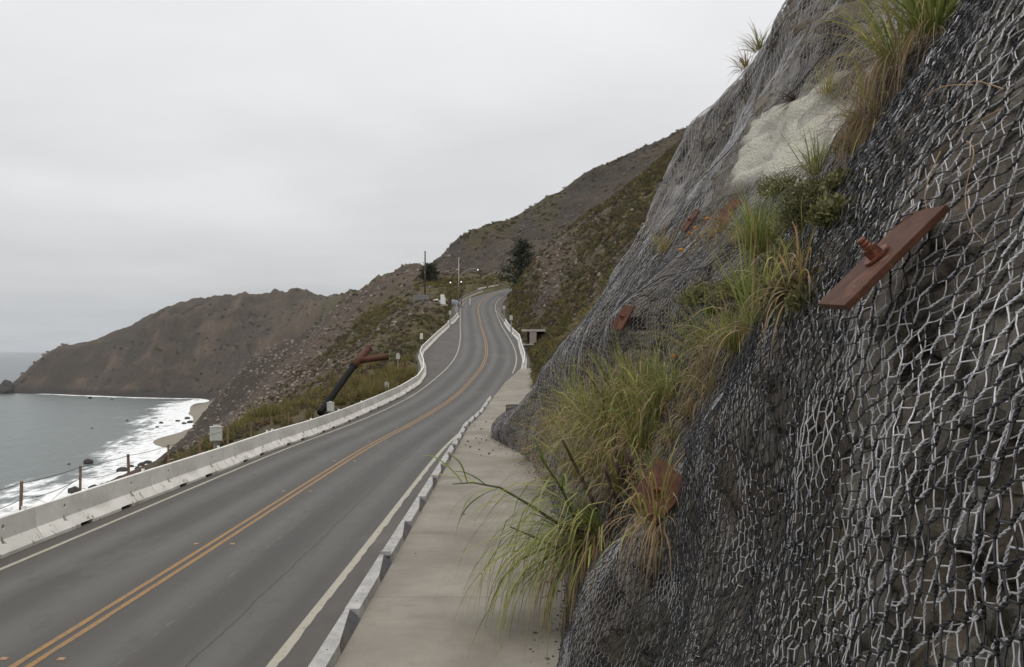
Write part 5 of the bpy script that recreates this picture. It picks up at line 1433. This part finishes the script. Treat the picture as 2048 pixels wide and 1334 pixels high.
conifer(857, 225, 528, 3.0, 'dull olive evergreen spreading behind the bare wooden pole', 6, .3, 3800, 'needle_olive')


# ------------------------------------------------------------------ scrub, grass tufts and stones on the hills
protos = {}
rng = np.random.default_rng(77)
protos['shrub'] = [shrub_mesh('shrub', rng, 150, 1.0, .30, .62, cl=8) for _ in range(5)]
for m_ in protos['shrub']: m_.materials.append(MATS['scrub'])
def tuft_mesh(n, L, sp):
    V, Q, dv = blades(rng, n, L, (0, 0, 1), sp, .9, .05, .35, K=3, root=.25)
    m_ = mesh_from('grass_tuft', V, Q, True, attrs={'dry': dv}); m_.materials.append(MATS['tuft']); return m_
protos['tuft'] = [tuft_mesh(70, 1.0, .55) for _ in range(3)]
b = NB('hill_stone'); inf = b.n('ShaderNodeObjectInfo'); n1 = b.noise(b.coord(), 2.5, 5, .6)
b.col(b.mix(b.mr(n1, .3, .7, .0, .6), b.mix(inf.outputs['Random'], (.11, .086, .070), (.30, .26, .22)), (.19, .15, .125))); b.rough(.9, .2); b.bump(n1, .4, .1); MATS['hill_stone'] = b.m
protos['stone'] = []
for k in range(5):
    m_ = rock_mesh('hill_stone', 300 + k, 1.0, .8, .7, 1, .55); m_.materials.append(MATS['hill_stone']); protos['stone'].append(m_)

def sample(n, px0, px1, d0_, d1_, pw, seed):
    r = np.random.default_rng(seed); u = r.random(n)
    d = (d0_ ** pw + u * (d1_ ** pw - d0_ ** pw)) ** (1 / pw); px = r.uniform(px0, px1, n)
    X = (px - CX) / F_PX * d; Z = terrain_z(X, d)
    vg = np.clip(idw(VEG, X, d), 0, 1)
    l, r_ = xl(d), xr(d)
    ok = ((X < l - .5) | (X > r_ + .35) | (d > 246)) & (Z > SEA + 6)
    ok &= ~((d < 47) & (X > -2)) & ~((d < 62) & (X > -15.5) & (X < 0) & (np.random.default_rng(seed + 1).random(n) < .8))
    return X[ok], d[ok], Z[ok], vg[ok], r
items = {'shrub': [], 'tuft': [], 'stone': []}
def add_items(kind, X, Y, Z, S, r, keepm):
    for x, y, z, s in zip(X[keepm], Y[keepm], Z[keepm], S[keepm]):
        items[kind].append((x, y, z, s, r.random() * 6.28, r.integers(0, len(protos[kind]))))
for (px0, px1, a, c, n, ss) in ((330, 935, 46, 200, 9000, 1), (1020, 1620, 48, 190, 16000, 2), (330, 930, 180, 560, 10000, 3), (860, 1430, 215, 470, 5200, 4)):
    X, Y, Z, vg, r = sample(n, px0, px1, a, c, 1.7, 100 + ss)
    cl_ = fbm(X / 4.5, Y / 7.0, 0, 3, 140 + ss)
    prob = np.clip(vg * 1.15 + .55 * cl_, 0, 1) * (1 if Y.mean() < 200 else .75)
    S = (.22 + .42 * r.random(len(X)) ** 1.6) * (1 + .9 * smooth(100, 420, Y)) * (.75 + .6 * vg)
    add_items('shrub', X, Y, Z - .06 * S, S, r, r.random(len(X)) < prob * .62)
    X, Y, Z, vg, r = sample(int(n * .8), px0, px1, a, min(c, 260), 1.6, 200 + ss)
    cl_ = fbm(X / 6.0 + 30, Y / 9.0, 0, 3, 150 + ss)
    prob = np.clip((vg - .45) * 1.9 + .6 * cl_, 0, 1)
    add_items('tuft', X, Y, Z - .03, .30 + .5 * r.random(len(X)) * (.6 + vg), r, (r.random(len(X)) < prob) & (Y < 230))
    X, Y, Z, vg, r = sample(int(n * .75), px0, px1, a, c, 1.5, 300 + ss)
    cl_ = fbm(X / 7.0, Y / 14.0, 0, 3, 160 + ss)
    prob = np.clip((.72 - vg) * 1.2 + .7 * cl_, 0, 1)
    S = (.08 + .30 * r.random(len(X)) ** 3) * (1 + 1.6 * smooth(80, 400, Y))
    add_items('stone', X, Y, Z + .1 * S, S * (.6 if ss == 4 else 1), r, r.random(len(X)) < prob * .8)
# tall grass close behind the seaward barrier and on the verges
r = np.random.default_rng(9)
for (px, py, d, n, s) in ((520, 864, 62, 60, 1.25), (560, 856, 64, 36, 1.0), (480, 876, 58, 26, 1.0), (410, 898, 54, 16, .8), (600, 842, 68, 16, .8), (770, 790, 70, 70, 1.25), (800, 765, 76, 70, 1.3), (820, 755, 80, 40, 1.2), (745, 800, 67, 40, 1.0), (690, 800, 70, 25, .8)):
    for _ in range(n):
        dd = d + r.normal(0, 2.2); x = (px + r.normal(0, 14) - CX) / F_PX * dd
        if x > float(xl(dd)) - .4: x = float(xl(dd)) - .4 - r.random()
        items['tuft'].append((x, dd, tgz(x, dd), s * r.uniform(.6, 1.1), r.random() * 6.28, r.integers(0, 3)))
X, Y, Z, vg, r = sample(2600, 30, 760, 1280, 1660, 1.0, 411)
cl_ = fbm(X / 60, Y / 90, 0, 3, 170); S = 1.6 + 3.2 * r.random(len(X)) ** 2
add_items('shrub', X, Y, Z, S, r, r.random(len(X)) < np.clip(vg * .6 + .5 * cl_, 0, 1) * .7)
for px, py, d, s in ((590, 572, 1655, 7), (662, 583, 1598, 7), (405, 606, 1646, 3.5), (416, 606, 1648, 3), (402, 606, 1645, 4)):
    p = P(px, py, d); items['shrub'].append((p[0], p[1], tgz(p[0], p[1]), s, 0, 1))

# grit and broken stone gathered at the foot of the netting
gr_items = []
rg = np.random.default_rng(55)
fy = rg.uniform(11.5, 46, 900); fx = slope_x(fy, np.full(900, .3)) - np.abs(rg.normal(0, .28, 900)) + .05
for x, y in zip(fx, fy):
    if x > -2.2: gr_items.append((x, y, float(pad_z(y)) + .004, .008 + .03 * rg.random() ** 3, rg.random() * 6, rg.integers(0, 5)))
def gn_group():
    ng = bpy.data.node_groups.new('scatter', 'GeometryNodeTree')
    ng.interface.new_socket('Geometry', in_out='INPUT', socket_type='NodeSocketGeometry'); ng.interface.new_socket('Object', in_out='INPUT', socket_type='NodeSocketObject')
    ng.interface.new_socket('Geometry', in_out='OUTPUT', socket_type='NodeSocketGeometry')
    N = ng.nodes.new; gi, go = N('NodeGroupInput'), N('NodeGroupOutput'); oi = N('GeometryNodeObjectInfo'); oi.inputs['As Instance'].default_value = True
    ip = N('GeometryNodeInstanceOnPoints'); a1 = N('GeometryNodeInputNamedAttribute'); a1.data_type = 'FLOAT'; a1.inputs['Name'].default_value = 'size'
    a2 = N('GeometryNodeInputNamedAttribute'); a2.data_type = 'FLOAT'; a2.inputs['Name'].default_value = 'turn'; cx_ = N('ShaderNodeCombineXYZ')
    L_ = ng.links.new; L_(gi.outputs['Geometry'], ip.inputs['Points']); L_(gi.outputs['Object'], oi.inputs['Object']); L_(oi.outputs['Geometry'], ip.inputs['Instance'])
    L_(a1.outputs['Attribute'], ip.inputs['Scale']); L_(a2.outputs['Attribute'], cx_.inputs['Z']); L_(cx_.outputs[0], ip.inputs['Rotation']); L_(ip.outputs[0], go.inputs[0]); return ng
NG = gn_group()
NAMES = {'shrub': ('shrub', 'shrub', 'scrub'), 'tuft': ('grass_tuft', 'grass', 'hill_grass'), 'stone': ('boulder', 'boulder', 'talus')}
def where(x, y, kind):
    w = {'shrub': ('low rounded scrub bush', 'scrub bushes'), 'tuft': ('yellow green grass tuft', 'grass tufts'), 'stone': ('weathered grey brown boulder', 'boulders')}[kind]
    if x > 0 and y < 200: return w[0] + ' on the steep bank inland of the white barriers', w[1] + ' on the inland bank'
    if y < 75: return w[0] + ' just beyond the fence and seaward barrier', w[1] + ' behind the seaward barrier'
    if y < 130: return w[0] + ' on the slope around the rusty forked pipe', w[1] + ' around the pipe'
    if y < 240: return w[0] + ' on the verge and slope near the wooden pole', w[1] + ' near the pole'
    return w[0] + ' on the distant hillside above the road crest', w[1] + ' on the far hillside'
for kind, L_ in items.items():
    L_.sort(key=lambda q: -q[3] / q[1]); nm, cat, stuff = NAMES[kind]
    cut = 300 if kind == 'shrub' else 200 if kind == 'tuft' else 150
    first = {}
    for (x, y, z, s, tn, k) in L_[:cut]:
        o = link(nm, protos[kind][k], None, None, (x, y, z)); o.scale = (s, s, s * (1 if kind != 'stone' else .8)); o.rotation_euler = (0, 0, tn); lb, gp = where(x, y, kind); tag(o, lb, cat, gp); first.setdefault(k, o)
    for k in range(len(protos[kind])):
        rest_ = [q for q in L_[cut:] if q[5] == k]
        if not rest_: continue
        # a hidden-free source: an individual already standing in the scene, referenced by its mesh at unit scale
        src = bpy.data.objects.new(nm + '_source', protos[kind][k])
        me = bpy.data.meshes.new(stuff); me.vertices.add(len(rest_)); me.vertices.foreach_set('co', np.array([q[:3] for q in rest_], np.float32).ravel())
        for an, ix in (('size', 3), ('turn', 4)):
            at = me.attributes.new(an, 'FLOAT', 'POINT'); at.data.foreach_set('value', np.array([q[ix] for q in rest_], np.float32))
        o = link(stuff, me); tag(o, {'scrub': 'low scrub covering the coastal hillsides', 'hill_grass': 'patchy yellow grass on the hillsides', 'talus': 'loose talus stones strewn on the bare slopes'}[stuff], {'scrub': 'scrub', 'hill_grass': 'grass', 'talus': 'stones'}[stuff], None, 'stuff')
        md = o.modifiers.new('scatter', 'NODES'); md.node_group = NG
        sid = [i.identifier for i in NG.interface.items_tree if i.name == 'Object'][0]; md[sid] = src
for k in range(5):
    sel = [q for q in gr_items if q[5] == k]; me = bpy.data.meshes.new('gravel'); me.vertices.add(len(sel)); me.vertices.foreach_set('co', np.array([q[:3] for q in sel], np.float32).ravel())
    for an, ix in (('size', 3), ('turn', 4)):
        at = me.attributes.new(an, 'FLOAT', 'POINT'); at.data.foreach_set('value', np.array([q[ix] for q in sel], np.float32))
    o = link('gravel', me); tag(o, 'loose grit along the foot of the netted slope', 'gravel', None, 'stuff')
    md = o.modifiers.new('scatter', 'NODES'); md.node_group = NG; md[sid] = bpy.data.objects.new('grit_source', smesh[k])
print('items', {k: len(v_) for k, v_ in items.items()})
# ------------------------------------------------------------------ sea air
hz_me = MB().box((0, 12000, (SEA - 1.5 + 175) / 2), (84000, 29000, 175 - SEA + 1.5)).mesh('haze')
hm = bpy.data.materials.new('sea_air'); hm.use_nodes = True; ht = hm.node_tree; ht.nodes.clear()
ho = ht.nodes.new('ShaderNodeOutputMaterial'); hv = ht.nodes.new('ShaderNodeVolumePrincipled')
hv.inputs['Color'].default_value = (.93, .95, .98, 1); hv.inputs['Density'].default_value = .00004; hv.inputs['Anisotropy'].default_value = 0.0
ht.links.new(hv.outputs[0], ho.inputs['Volume'])
tag(link('haze', hz_me, hm), 'thin sea haze over the coast', 'haze', None, 'stuff')
